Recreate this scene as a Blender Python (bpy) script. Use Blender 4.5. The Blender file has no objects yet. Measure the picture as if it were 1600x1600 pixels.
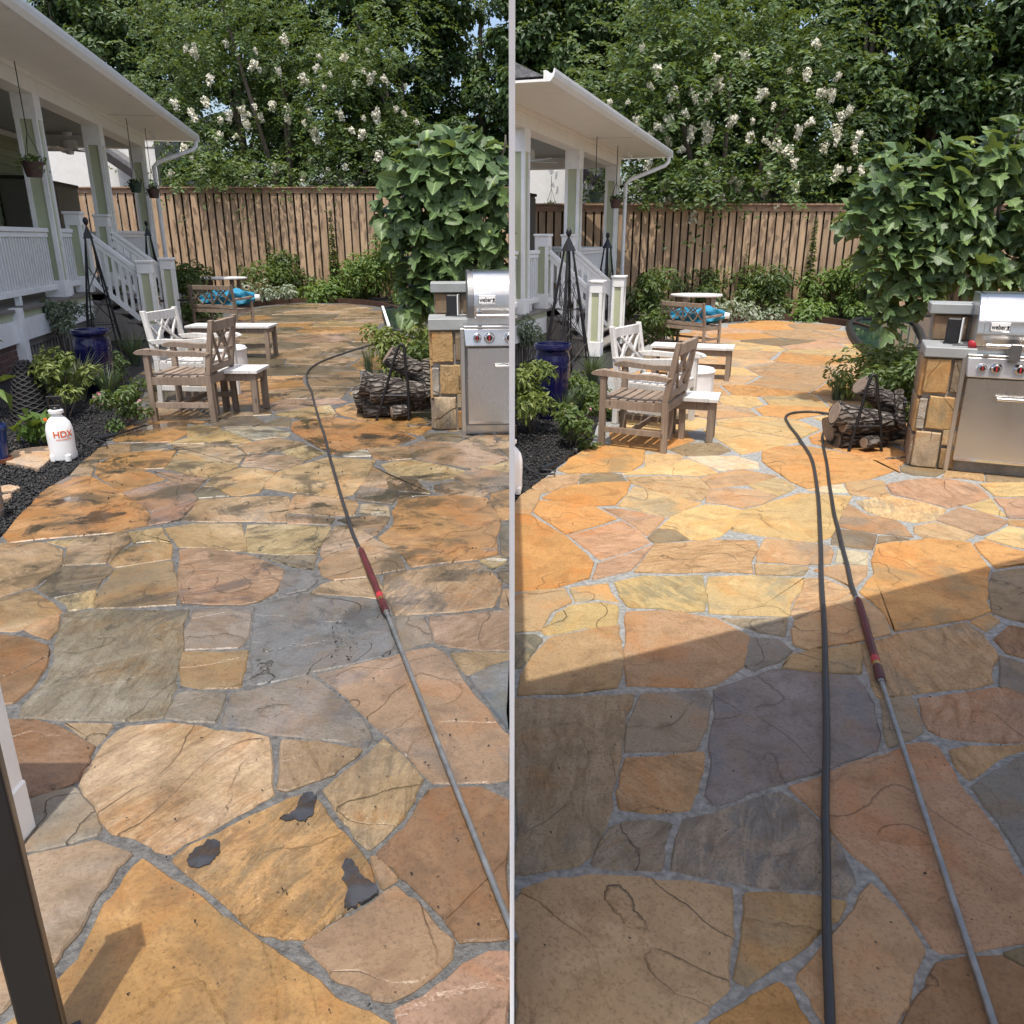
import bpy, bmesh, math, random
import numpy as np
from mathutils import Matrix, Vector
random.seed(7); rng = np.random.default_rng(11)
SC = bpy.context.scene
R = math.radians
# ------------------------------------------------------------------ camera
F = 1258.0; PIT = R(18.8); CH = 1.55
cam = bpy.data.cameras.new('camera'); camo = bpy.data.objects.new('camera', cam)
SC.collection.objects.link(camo); SC.camera = camo
cam.sensor_width = 36; cam.lens = F/1600*36; cam.clip_start = 0.02; cam.clip_end = 500
camo.location = (0, 0, CH); camo.rotation_euler = (math.pi/2-PIT, 0, 0)
# ------------------------------------------------------------------ light
SUN_EL = 71.0; SUN_AZ = 4.0            # travels away from the viewpoint, a little to the right
w = bpy.data.worlds.new('World'); SC.world = w; w.use_nodes = True
nt = w.node_tree; sky = nt.nodes.new('ShaderNodeTexSky'); sky.sky_type = 'NISHITA'; sky.sun_disc = False
sky.sun_elevation = R(SUN_EL); sky.sun_rotation = R(180+SUN_AZ); sky.air_density = 1.0; sky.dust_density = 4.0
bg = nt.nodes['Background']; nt.links.new(sky.outputs[0], bg.inputs[0]); bg.inputs[1].default_value = 0.15
sl = bpy.data.lights.new('sun', 'SUN'); sl.energy = 2.7; sl.angle = R(0.53); sl.color = (1, .95, .87)
so = bpy.data.objects.new('sun', sl); SC.collection.objects.link(so)
SDIR = Vector((math.sin(R(SUN_AZ))*math.cos(R(SUN_EL)), math.cos(R(SUN_AZ))*math.cos(R(SUN_EL)), -math.sin(R(SUN_EL))))
so.rotation_euler = SDIR.to_track_quat('-Z', 'Y').to_euler()
SC.view_settings.view_transform = 'Standard'; SC.view_settings.look = 'None'
SC.view_settings.exposure = 0.72; SC.view_settings.gamma = 1
# ------------------------------------------------------------------ geometry of the view: pixel of the 1600 px photo -> point on a plane
_fw = np.array([0, math.cos(PIT), -math.sin(PIT)]); _up = np.array([0, math.sin(PIT), math.cos(PIT)]); _rt = np.array([1., 0, 0]); _C = np.array([0, 0, CH])
def ray(x, y): return _fw+_rt*(x-800)/F+_up*(800-y)/F
def G(x, y, z=0.0):
    d = ray(x, y); return _C+d*((z-CH)/d[2])
def PLN(x, y, p0, n):
    d = ray(x, y); return _C+d*(((p0-_C)@n)/(d@n))
def AT(x, y, Y):
    d = ray(x, y); return _C+d*(Y/d[1])
def PX(p):
    v = np.array(p)-_C; d = v@_fw; return 800+F*(v@_rt)/d, 800-F*(v@_up)/d
def MPP(p): return ((np.array(p)-_C)@_fw)/F       # metres per photo pixel at a point
HL = np.array([[1.04035537, -0.34173463, 0.77365039], [0.08156603, 0.80408556, 0.03765742], [0.0959727, -0.27914328, 1.]])
def L2R(p):                                        # the same ground point in the second picture
    q = HL@np.array([p[0]/1000, p[1]/1000, 1]); return (q[0]/q[2]*1000, q[1]/q[2]*1000)
# ------------------------------------------------------------------ object helpers
COL = SC.collection
ROOTM = {}
CLIP = [None]      # +1 keeps x>0, -1 keeps x<0 (the lot on that side of the dividing screen)
GAPX = 0.007
def tag(o, label=None, cat=None, group=None, kind=None):
    if label: o['label'] = label
    if cat: o['category'] = cat
    if group: o['group'] = group
    if kind: o['kind'] = kind
    return o
def thing(name, label, cat, loc=(0, 0, 0), rz=0.0, s=1.0, group=None):
    o = bpy.data.objects.new(name, None); COL.objects.link(o)
    o.location = tuple(loc); o.rotation_euler = (0, 0, rz); o.scale = (s, s, s); o.empty_display_size = .1
    ROOTM[o] = Matrix.Translation(Vector(tuple(loc))) @ Matrix.Rotation(rz, 4, 'Z') @ Matrix.Scale(s, 4)
    return tag(o, label, cat, group)
def link(name, me, parent=None, m=None, loc=None, rz=None, scale=None):
    o = bpy.data.objects.new(name, me); COL.objects.link(o)
    if m is not None and not me.materials: me.materials.append(m)
    if parent is not None:
        o.parent = parent
        if parent in ROOTM: ROOTM[o] = ROOTM[parent]
    if loc is not None: o.location = tuple(loc)
    if rz is not None: o.rotation_euler = (0, 0, rz)
    if scale is not None: o.scale = scale
    return o
class MB:
    def __init__(s): s.v = []; s.f = []
    def add(s, vs, fs):
        n = len(s.v); s.v += [tuple(map(float, p)) for p in vs]; s.f += [tuple(i+n for i in f) for f in fs]; return s
    def hexa(s, p):  # 8 points: bottom 4 ccw, top 4 ccw
        return s.add(p, [(3, 2, 1, 0), (4, 5, 6, 7), (0, 1, 5, 4), (1, 2, 6, 5), (2, 3, 7, 6), (3, 0, 4, 7)])
    def box(s, x0, x1, y0, y1, z0, z1):
        return s.hexa([(x0, y0, z0), (x1, y0, z0), (x1, y1, z0), (x0, y1, z0), (x0, y0, z1), (x1, y0, z1), (x1, y1, z1), (x0, y1, z1)])
    def beam(s, a, b, wd, h, up=(0, 0, 1)):
        a = np.array(a, float); b = np.array(b, float); d = b-a; d /= np.linalg.norm(d); up = np.array(up, float)
        sd = np.cross(d, up)
        if np.linalg.norm(sd) < 1e-3: sd = np.cross(d, (0, 1, 0))
        sd /= np.linalg.norm(sd); u = np.cross(sd, d); sd = sd*wd/2; u = u*h/2
        return s.hexa([a-sd-u, a+sd-u, b+sd-u, b-sd-u, a-sd+u, a+sd+u, b+sd+u, b-sd+u])
    def tube(s, pts, r, seg=8, cap=True):
        pts = [np.array(p, float) for p in pts]; n = len(pts); rr = r if hasattr(r, '__len__') else [r]*n
        base = len(s.v); prev = None
        for i, p in enumerate(pts):
            d = pts[min(i+1, n-1)]-pts[max(i-1, 0)]; d /= max(np.linalg.norm(d), 1e-9)
            if prev is None:
                a = np.array((0, 0, 1.)) if abs(d[2]) < .9 else np.array((1., 0, 0)); u = np.cross(d, a)
            else: u = prev-d*(prev@d)
            u /= max(np.linalg.norm(u), 1e-9); prev = u; v = np.cross(d, u)
            for k in range(seg):
                t = 2*math.pi*k/seg; s.v.append(tuple(p+rr[i]*(math.cos(t)*u+math.sin(t)*v)))
        for i in range(n-1):
            for k in range(seg):
                a = base+i*seg+k; b = base+i*seg+(k+1) % seg; s.f.append((a, b, b+seg, a+seg))
        if cap:
            s.f.append(tuple(base+k for k in range(seg))[::-1]); s.f.append(tuple(base+(n-1)*seg+k for k in range(seg)))
        return s
    def lathe(s, prof, seg=24, c=(0, 0, 0), sx=1., sy=1.):
        base = len(s.v); n = len(prof)
        for (r, z) in prof:
            for k in range(seg):
                t = 2*math.pi*k/seg; s.v.append((c[0]+sx*r*math.cos(t), c[1]+sy*r*math.sin(t), c[2]+z))
        for i in range(n-1):
            for k in range(seg):
                a = base+i*seg+k; b = base+i*seg+(k+1) % seg; s.f.append((a, b, b+seg, a+seg))
        s.f.append(tuple(base+k for k in range(seg))[::-1]); s.f.append(tuple(base+(n-1)*seg+k for k in range(seg)))
        return s
    def prism(s, poly, z0, z1):
        n = len(poly); area = sum(poly[i][0]*poly[(i+1) % n][1]-poly[(i+1) % n][0]*poly[i][1] for i in range(n))
        if area < 0: poly = poly[::-1]
        b = len(s.v); s.v += [(p[0], p[1], z0) for p in poly]+[(p[0], p[1], z1) for p in poly]
        s.f.append(tuple(b+i for i in range(n))[::-1]); s.f.append(tuple(b+n+i for i in range(n)))
        for i in range(n): s.f.append((b+i, b+(i+1) % n, b+n+(i+1) % n, b+n+i))
        return s
    def xf(s, M):
        s.v = [tuple(M @ Vector(p)) for p in s.v]; return s
    def build(s, name, m, parent=None, label=None, bevel=0, smooth=None, clip=True, segs=1):
        if not s.v: return None
        bm = bmesh.new(); vs = [bm.verts.new(p) for p in s.v]
        for f in s.f:
            try: bm.faces.new([vs[i] for i in f])
            except ValueError: pass
        if bevel:
            bmesh.ops.bevel(bm, geom=list(bm.edges), offset=bevel, segments=segs, affect='EDGES', clamp_overlap=True)
        if CLIP[0] and clip:
            M = ROOTM.get(parent, Matrix.Identity(4)) if parent is not None else Matrix.Identity(4)
            Mi = M.inverted(); co = Mi @ Vector((GAPX*CLIP[0], 0, 0)); no = (M.to_3x3().transposed() @ Vector((CLIP[0], 0, 0))).normalized()
            xs = [(M @ v.co).x*CLIP[0] for v in bm.verts]
            if max(xs) <= GAPX: bm.free(); return None
            if min(xs) < GAPX:
                r = bmesh.ops.bisect_plane(bm, geom=bm.verts[:]+bm.edges[:]+bm.faces[:], plane_co=co, plane_no=no, clear_inner=True)
                ed = [e for e in r['geom_cut'] if isinstance(e, bmesh.types.BMEdge)]
                try: bmesh.ops.holes_fill(bm, edges=ed, sides=0)
                except Exception: pass
                if not bm.faces: bm.free(); return None
        bmesh.ops.recalc_face_normals(bm, faces=bm.faces)
        me = bpy.data.meshes.new(name); bm.to_mesh(me); bm.free()
        if smooth is not None:
            me.polygons.foreach_set('use_smooth', [True]*len(me.polygons)); me.set_sharp_from_angle(angle=R(smooth))
        me.materials.append(m); o = link(name, me, parent)
        if label: o['label'] = label
        return o
def inside_lot(x): return CLIP[0] is None or x*CLIP[0] > GAPX
def copies(name, me, parent, mats):     # alike pieces that share one mesh; mats = list of (loc, rz, scale)
    out = []
    for loc, rz, sc in mats:
        o = link(name, me, parent, None, loc, rz, sc); out.append(o)
    return out
def npmesh(name, V, Fq, tint=None):
    me = bpy.data.meshes.new(name); V = np.asarray(V, np.float32); Fq = np.asarray(Fq, np.int32); k = Fq.shape[1]
    me.vertices.add(len(V)); me.vertices.foreach_set('co', V.ravel()); me.loops.add(Fq.size); me.loops.foreach_set('vertex_index', Fq.ravel())
    me.polygons.add(len(Fq)); me.polygons.foreach_set('loop_start', np.arange(0, Fq.size, k, dtype=np.int32))
    if tint is not None:
        a = me.attributes.new('tint', 'FLOAT', 'POINT'); a.data.foreach_set('value', np.asarray(tint, np.float32))
    me.update(calc_edges=True); return me
def text_mesh(txt, size, ext=0.001, bold=True):
    c = bpy.data.curves.new('t', 'FONT'); c.body = txt; c.size = size; c.extrude = ext; c.align_x = 'CENTER'; c.align_y = 'CENTER'
    if bold: c.offset = size*.018
    o = bpy.data.objects.new('t', c); COL.objects.link(o); bpy.context.view_layer.update()
    me = bpy.data.meshes.new_from_object(o.evaluated_get(bpy.context.evaluated_depsgraph_get())); bpy.data.objects.remove(o); return me
# ------------------------------------------------------------------ materials
class NT:
    def __init__(s, name):
        s.m = bpy.data.materials.new(name); s.m.use_nodes = True; s.t = s.m.node_tree; s.b = s.t.nodes['Principled BSDF']; s.out = s.t.nodes['Material Output']
    def n(s, typ, **kw):
        n = s.t.nodes.new(typ)
        for k, v in kw.items():
            if k.startswith('i_'): n.inputs[int(k[2:]) if k[2:].isdigit() else k[2:]].default_value = v
            else: setattr(n, k, v)
        return n
    def l(s, a, b): s.t.links.new(a, b)
    def noise(s, vec, scale, detail=5, rough=.55, dist=0.):
        n = s.n('ShaderNodeTexNoise'); n.inputs['Scale'].default_value = scale; n.inputs['Detail'].default_value = detail; n.inputs['Roughness'].default_value = rough; n.inputs['Distortion'].default_value = dist
        if vec is not None: s.l(vec, n.inputs['Vector'])
        return n.outputs['Fac']
    def ramp(s, fac, *st, interp='LINEAR'):
        r = s.n('ShaderNodeValToRGB'); e = r.color_ramp.elements; r.color_ramp.interpolation = interp
        for i, (p, c) in enumerate(st):
            if i >= 2: e.new(p)
            e[i].position = p; c = c if hasattr(c, '__len__') else (c, c, c); e[i].color = (*c[:3], 1)
        s.l(fac, r.inputs[0]); return r.outputs[0]
    def mix(s, a, b, fac, mode='MIX'):
        m = s.n('ShaderNodeMix', data_type='RGBA', blend_type=mode)
        for x, i in ((fac, 0), (a, 6), (b, 7)):
            if hasattr(x, 'links') or isinstance(x, bpy.types.NodeSocket): s.l(x, m.inputs[i])
            else: m.inputs[i].default_value = x if i == 0 else (*x[:3], 1)
        return m.outputs[2]
    def math(s, op, a, b=0.):
        m = s.n('ShaderNodeMath', operation=op)
        for x, i in ((a, 0), (b, 1)):
            if isinstance(x, bpy.types.NodeSocket): s.l(x, m.inputs[i])
            else: m.inputs[i].default_value = x
        return m.outputs[0]
    def bump(s, h, strength, dist, nrm=None):
        b = s.n('ShaderNodeBump'); b.inputs['Strength'].default_value = strength; b.inputs['Distance'].default_value = dist; s.l(h, b.inputs['Height'])
        if nrm is not None: s.l(nrm, b.inputs['Normal'])
        return b.outputs[0]
    def coords(s, sc=(1, 1, 1), rand=True):
        tc = s.n('ShaderNodeTexCoord'); mp = s.n('ShaderNodeMapping'); mp.inputs['Scale'].default_value = sc; s.l(tc.outputs['Object'], mp.inputs['Vector'])
        if rand:
            oi = s.n('ShaderNodeObjectInfo'); v = s.n('ShaderNodeCombineXYZ'); k = s.math('MULTIPLY', oi.outputs['Random'], 91.)
            s.l(k, v.inputs[0]); s.l(s.math('MULTIPLY', oi.outputs['Random'], 57.), v.inputs[1]); s.l(k, v.inputs[2]); s.l(v.outputs[0], mp.inputs['Location'])
        return mp.outputs[0]
    def fin(s, col=None, rough=None, nrm=None, metal=None):
        for x, k in ((col, 'Base Color'), (rough, 'Roughness'), (nrm, 'Normal'), (metal, 'Metallic')):
            if x is None: continue
            if isinstance(x, bpy.types.NodeSocket): s.l(x, s.b.inputs[k])
            else: s.b.inputs[k].default_value = (*x, 1) if hasattr(x, '__len__') else x
        return s.m
def sh(c, k): return tuple(min(1, max(0, x*k)) for x in c)
def plain(name, c, rough=.5, metal=0., var=.18, vs=5., bump=.15, bs=60., st=(1, 1, 1), dirt=None, bd=.004, spec=.5):
    t = NT(name); v = t.coords(st); n1 = t.noise(v, vs, 5); n2 = t.noise(v, bs, 3)
    col = t.mix(sh(c, 1-var), sh(c, 1+var), t.ramp(n1, (.3, 0), (.7, 1)))
    if dirt is not None: col = t.mix(col, dirt, t.ramp(t.noise(v, vs*1.7, 8, .7), (.52, 0), (.72, .75)))
    t.b.inputs['Specular IOR Level'].default_value = spec
    rr = t.ramp(n1, (.2, max(0, rough-.08)), (.8, min(1, rough+.08)))
    return t.fin(col, rr, t.bump(n2, bump, bd) if bump else None, metal)
def wood(name, c1, c2, rough=.75, grain=(30, 30, 2.2), bump=.35, rnd=.35):
    t = NT(name); v = t.coords(grain); v2 = t.coords((2.5, 2.5, .8)); g = t.noise(v, 1.6, 6, .65, .6); b = t.noise(v2, 1.8, 4)
    col = t.mix(c1, c2, t.ramp(g, (.28, 0), (.72, 1))); col = t.mix(col, sh(c1, .6), t.ramp(b, (.45, 0), (.75, .6)))
    oi = t.n('ShaderNodeObjectInfo'); k = t.math('ADD', t.math('MULTIPLY', oi.outputs['Random'], rnd), 1-rnd/2)
    mm = t.n('ShaderNodeVectorMath', operation='SCALE'); t.l(col, mm.inputs[0]); t.l(k, mm.inputs['Scale'])
    kn = t.n('ShaderNodeTexVoronoi'); kn.inputs['Scale'].default_value = 1.; t.l(t.coords((9, 9, 3.5)), kn.inputs['Vector'])
    col = t.mix(mm.outputs[0], sh(c1, .35), t.ramp(kn.outputs['Distance'], (.05, .8), (.12, 0)))
    return t.fin(col, rough, t.bump(g, bump, .003))
def leafmat(name, c1, c2, rough=.45, trans=.25, vein=False):
    t = NT(name); a = t.n('ShaderNodeAttribute', attribute_name='tint'); tc = t.coords((1, 1, 1)); n = t.noise(tc, .9, 3)
    f = t.math('ADD', t.math('MULTIPLY', a.outputs['Fac'], .75), t.math('MULTIPLY', n, .3))
    col = t.mix(c1, c2, t.ramp(f, (.12, 0), (.9, 1)))
    if vein:
        so_ = t.n('ShaderNodeSeparateXYZ'); t.l(t.n('ShaderNodeTexCoord').outputs['Object'], so_.inputs[0]); ax = t.math('ABSOLUTE', so_.outputs[0])
        sv = t.math('PINGPONG', t.math('ADD', so_.outputs[1], t.math('MULTIPLY', ax, -.7)), .085)
        col = t.mix(col, sh(c2, 2.2), t.math('MAXIMUM', t.ramp(ax, (.010, .75), (.02, 0)), t.ramp(sv, (.004, .4), (.010, 0))))
    t.fin(col, rough); t.b.inputs['Specular IOR Level'].default_value = .35
    tr = t.n('ShaderNodeBsdfTranslucent'); t.l(t.mix(col, (.5, .6, .05), .35), tr.inputs[0]); mx = t.n('ShaderNodeMixShader'); mx.inputs[0].default_value = trans
    t.l(t.b.outputs[0], mx.inputs[1]); t.l(tr.outputs[0], mx.inputs[2]); t.l(mx.outputs[0], t.out.inputs[0]); return t.m
def stonemat(name, wet):
    """sandstone flags: colour comes from each stone (object colour); layered ledges, grain, dark lines; wet = grimy, rain-dark, glossy in patches, plus softer light put into the colour"""
    t = NT(name); oi = t.n('ShaderNodeObjectInfo'); tc = t.n('ShaderNodeTexCoord')
    rot = t.n('ShaderNodeVectorRotate', rotation_type='Z_AXIS'); t.l(tc.outputs['Object'], rot.inputs['Vector']); t.l(t.math('MULTIPLY', oi.outputs['Random'], 6.28), rot.inputs['Angle'])
    mp = t.n('ShaderNodeMapping'); t.l(rot.outputs[0], mp.inputs[0]); cv = t.n('ShaderNodeCombineXYZ')
    t.l(t.math('MULTIPLY', oi.outputs['Random'], 113.), cv.inputs[0]); t.l(t.math('MULTIPLY', oi.outputs['Random'], 71.), cv.inputs[1]); t.l(cv.outputs[0], mp.inputs['Location'])
    P = mp.outputs[0]
    ms = t.n('ShaderNodeMapping'); ms.inputs['Scale'].default_value = (2.2, 9, 4); t.l(P, ms.inputs[0]); S = ms.outputs[0]
    big = t.noise(P, 1.7, 6, .62, .7); mid = t.noise(P, 8, 6, .66, .5); fine = t.noise(P, 95, 4, .7); stri = t.noise(S, 2.6, 6, .7, 1.1)
    rnd = oi.outputs['Random']; r2 = t.math('FRACT', t.math('MULTIPLY', rnd, 7.31)); r3 = t.math('FRACT', t.math('MULTIPLY', rnd, 23.7))
    RS = t.ramp(rnd, (.45, .12), (.75, 1)); RG = t.ramp(r2, (.25, .15), (.8, 1)); RL = t.ramp(r3, (.15, .2), (.7, 1))
    base = oi.outputs['Color']
    def tone(c):
        v = t.n('ShaderNodeVectorMath', operation='MULTIPLY'); t.l(base, v.inputs[0]); v.inputs[1].default_value = c; return v.outputs[0]
    dk = tone((.5, .46, .43)); lt = tone((1.22, 1.26, 1.34)); gy = tone((.55, .72, 1.05)); rs = tone((1.1, .84, .6))
    col = t.mix(base, gy, t.math('MULTIPLY', t.ramp(big, (.50, 0), (.575, .75)), RG))
    col = t.mix(col, rs, t.ramp(t.noise(P, 2.6, 5, .62, .5), (.5, 0), (.62, .7)))
    col = t.mix(col, lt, t.ramp(t.noise(P, 4.2, 6, .7, .9), (.53, 0), (.63, .7)))
    col = t.mix(col, lt, t.math('MULTIPLY', t.ramp(stri, (.48, 0), (.6, .9)), RS))
    col = t.mix(col, dk, t.math('MULTIPLY', t.ramp(stri, (.3, .9), (.44, 0)), RS))
    col = t.mix(col, dk, t.ramp(mid, (.5, 0), (.7, .6)))
    col = t.mix(col, dk, t.ramp(fine, (.5, 0), (.66, .6)))
    # ledges of the split stone: broad steps along low frequency contours, broken dark line along each
    led = t.math('ADD', t.noise(P, 1.25, 2, .5, .5), t.math('MULTIPLY', t.noise(P, 11, 4, .6), .035)); k = t.math('MULTIPLY', led, 8.); fr = t.math('FRACT', k); fl = t.math('FLOOR', k)
    gate = t.math('MULTIPLY', t.ramp(t.noise(P, 2.3, 3), (.44, 0), (.56, 1)), RL)
    line = t.math('MULTIPLY', t.ramp(fr, (0, 1), (.03, 0)), gate)
    col = t.mix(col, (.035, .028, .022), t.math('MULTIPLY', line, .8))
    pit = t.n('ShaderNodeTexVoronoi'); pit.inputs['Scale'].default_value = 30; t.l(P, pit.inputs['Vector'])
    pm = t.math('MULTIPLY', t.ramp(pit.outputs['Distance'], (.07, 1), (.14, 0)), t.ramp(t.noise(P, 3.7, 2), (.56, 0), (.62, 1)))
    col = t.mix(col, (.03, .026, .022), t.math('MULTIPLY', pm, .8))
    step = t.math('MULTIPLY', t.math('ADD', fl, t.ramp(fr, (0, 0), (.06, 1))), .22)
    h = t.math('ADD', step, t.math('ADD', t.math('MULTIPLY', t.math('MULTIPLY', stri, RS), .55), t.math('MULTIPLY', mid, .35)))
    h = t.math('SUBTRACT', h, t.math('MULTIPLY', line, .3))
    nb = t.bump(h, .9, .022); nb = t.bump(fine, .5, .0035, nb)
    if wet:
        geo = t.n('ShaderNodeNewGeometry'); wp = t.noise(geo.outputs['Position'], .9, 5, .6, .6)
        wm = t.ramp(wp, (.38, 0), (.5, 1)); sp_ = t.n('ShaderNodeSeparateXYZ'); t.l(geo.outputs['Position'], sp_.inputs[0]); zone = t.ramp(t.math('DIVIDE', sp_.outputs[1], 20.), (.13, .25), (.2, 1), (.5, 1), (.8, .5)); deep = t.math('MULTIPLY', t.ramp(t.noise(geo.outputs['Position'], 1.9, 7, .66, .9), (.55, 0), (.60, 1)), zone)
        wc = t.n('ShaderNodeVectorMath', operation='MULTIPLY'); t.l(col, wc.inputs[0]); wc.inputs[1].default_value = (.63, .66, .70)
        dc = t.n('ShaderNodeVectorMath', operation='MULTIPLY'); t.l(col, dc.inputs[0]); dc.inputs[1].default_value = (.80, .89, 1.10)  # evenly dims the colour, standing in for softer light on this patio
        col = t.mix(dc.outputs[0], wc.outputs[0], wm)
        moss = t.math('MULTIPLY', t.ramp(t.noise(geo.outputs['Position'], 2.6, 8, .72, .5), (.5, 0), (.6, 1)), t.math('MULTIPLY', zone, .8))
        col = t.mix(col, (.05, .040, .022), moss)
        col = t.mix(col, (.035, .032, .028), t.math('MULTIPLY', deep, .8))
        rg = t.mix((.62, .62, .62), (.3, .3, .3), wm); rg = t.mix(rg, (.06, .06, .06), deep)
        # water fills the relief where it stands
        flat = t.n('ShaderNodeMix', data_type='VECTOR'); t.l(deep, flat.inputs[0]); t.l(nb, flat.inputs[4]); t.l(geo.outputs['Normal'], flat.inputs[5])
        return t.fin(col, rg, flat.outputs[1])
    t.b.inputs['Specular IOR Level'].default_value = .35
    return t.fin(col, t.ramp(mid, (.3, .6), (.7, .85)), nb)
M = {}
M['white'] = plain('white_paint', (.86, .865, .85), .42, var=.05, bump=.08, bs=25, dirt=(.72, .72, .68))
M['green'] = plain('sage_paint', (.47, .50, .33), .5, var=.05, bump=.06)
M['siding'] = plain('sage_siding', (.36, .39, .25), .55, var=.06, bump=.06)
M['ceil'] = plain('grey_ceiling_paint', (.34, .38, .38), .55, var=.04, bump=.05)
M['soffit'] = plain('soffit_paint', (.82, .81, .77), .5, var=.04, bump=.04)
M['gutter'] = plain('gutter_metal', (.8, .81, .8), .32, var=.04, bump=.03)
M['deckwood'] = wood('weathered_deck', (.16, .14, .12), (.27, .25, .22), .8)
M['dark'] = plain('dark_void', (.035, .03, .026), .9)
M['mulch'] = plain('black_mulch', (.022, .021, .021), .85, var=.5, vs=40, bump=1., bs=90, bd=.02)
M['mulchbit'] = plain('black_rubber_chip', (.018, .018, .019), .55, var=.5, vs=30)
M['soil'] = plain('garden_soil', (.07, .052, .036), .95, var=.35, vs=8, bump=.8, bs=40, bd=.02)
M['mortar_wet'] = plain('dirty_mortar', (.095, .094, .09), .6, var=.45, vs=45, bump=1., bs=80, dirt=(.04, .037, .03), bd=.006)
M['mortar'] = plain('pale_mortar', (.25, .255, .245), .85, var=.38, vs=45, dirt=(.13, .12, .10), bump=.8, bs=55, bd=.006)
M['stone_wet_dim'] = stonemat('wet_dim_flagstone', True); M['stone'] = stonemat('dry_flagstone', False)
M['teak'] = wood('weathered_teak', (.17, .12, .085), (.31, .245, .19), .7)
M['teakw'] = wood('bleached_teak', (.48, .46, .43), (.72, .70, .67), .7, rnd=.12)
M['teakt'] = wood('bleached_table_top', (.52, .51, .49), (.74, .73, .71), .65, grain=(2, 25, 30), rnd=.15)
M['cover'] = plain('white_vinyl_cover', (.70, .71, .72), .45, var=.08, vs=6, bump=.25, bs=9, bd=.02)
M['blue'] = plain('blue_canvas', (.012, .20, .34), .7, var=.2, vs=7, bump=.25, bs=14, bd=.02)
M['cobalt'] = plain('cobalt_glaze', (.006, .006, .05), .08, var=.4, vs=4, bump=.05, bs=7)
M['bluepot'] = plain('blue_glazed_pot', (.013, .03, .12), .2, var=.2, bump=.05)
M['terra'] = plain('terracotta', (.36, .14, .07), .8)
M['potbrown'] = plain('brown_plastic_pot', (.085, .045, .038), .5, bump=.1)
M['potgreen'] = plain('green_plastic_pot', (.02, .05, .035), .45)
M['iron'] = plain('black_iron', (.018, .018, .02), .5, metal=.3)
M['blackpaint'] = plain('black_powder_coat', (.012, .012, .013), .42, bump=.04)
M['bronze'] = plain('bronze_metal_edge', (.10, .075, .055), .45, metal=.4)
M['wicker'] = plain('black_wicker', (.014, .013, .013), .6, bump=.8, bs=120, bd=.01)
M['jug'] = plain('white_polyethylene', (.80, .80, .79), .38, var=.03, bump=.03)
M['orange'] = plain('orange_print', (.72, .13, .02), .5, var=.03, bump=0)
M['hose'] = plain('black_rubber_hose', (.028, .028, .03), .45, var=.2)
M['lance'] = plain('galvanised_lance', (.30, .30, .29), .4, metal=.75, var=.2, vs=25)
M['grip'] = plain('dark_red_grip', (.075, .012, .013), .5, var=.45, vs=14)
M['redp'] = plain('red_plastic', (.36, .02, .03), .4, var=.05)
M['brass'] = plain('brass', (.55, .38, .14), .3, metal=.9, var=.1)
M['steel'] = plain('brushed_stainless', (.58, .58, .57), .28, metal=1., var=.01, vs=.8, bump=0, st=(3, 3, 1))
M['chrome'] = plain('polished_steel', (.66, .66, .66), .12, metal=1., var=.05, bump=0)
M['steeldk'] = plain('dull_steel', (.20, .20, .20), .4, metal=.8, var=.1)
M['enamel'] = plain('black_enamel', (.012, .012, .013), .3, bump=0)
M['counter'] = plain('grey_concrete_slab', (.27, .285, .285), .6, var=.12, vs=5, bump=.2, bs=40)
M['grout'] = plain('wall_mortar', (.27, .25, .22), .9, var=.25, vs=12, bump=.8, bs=50, bd=.008)
M['wallstone'] = stonemat('wall_stone', False)
M['bark'] = None
M['cedar'] = wood('cedar_picket', (.31, .20, .115), (.54, .385, .25), .8, grain=(22, 22, 1.3), rnd=.4)
M['gapshade'] = wood('gap_shade_wood', (.022, .016, .012), (.04, .03, .022), .9)  # near-black colour stands in for the shade in the picket gaps
M['cedark'] = wood('cedar_rail', (.25, .145, .09), (.42, .27, .18), .8, grain=(2, 22, 22), rnd=.2)
M['brick'] = plain('dark_red_brick', (.115, .06, .045), .85, var=.35, vs=9, bump=.6, bs=60)
M['cab'] = plain('taupe_resin_cabinet', (.16, .15, .13), .6, var=.06)
M['cabdk'] = plain('dark_brown_trim', (.025, .02, .018), .6)
M['stucco'] = plain('white_stucco', (.68, .67, .64), .9, var=.05, bump=.5, bs=30, bd=.01)
M['shingle'] = plain('grey_shingle', (.15, .15, .155), .9, var=.3, vs=12, bump=.7, bs=20, bd=.02)
M['pond'] = plain('pond_water', (.022, .045, .038), .08, var=.3, vs=2, bump=.1, bs=4)
M['liner'] = plain('black_liner', (.012, .012, .013), .5, bump=.6, bs=18, bd=.02)
M['edging'] = plain('rusty_steel_edging', (.07, .035, .022), .7)
M['limb'] = plain('grey_brown_limb', (.12, .095, .075), .85, var=.3, vs=8, bump=.6, bs=30, bd=.01)
M['figlimb'] = plain('fig_limb', (.20, .18, .15), .8, var=.2, vs=8, bump=.3, bs=30)
M['screen'] = plain('white_screen_panel', (.9, .9, .89), .45, var=.03, bump=.04)
M['puddle'] = plain('standing_water', (.045, .044, .046), .06, var=.3, vs=9, bump=.03, bs=5)
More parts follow.
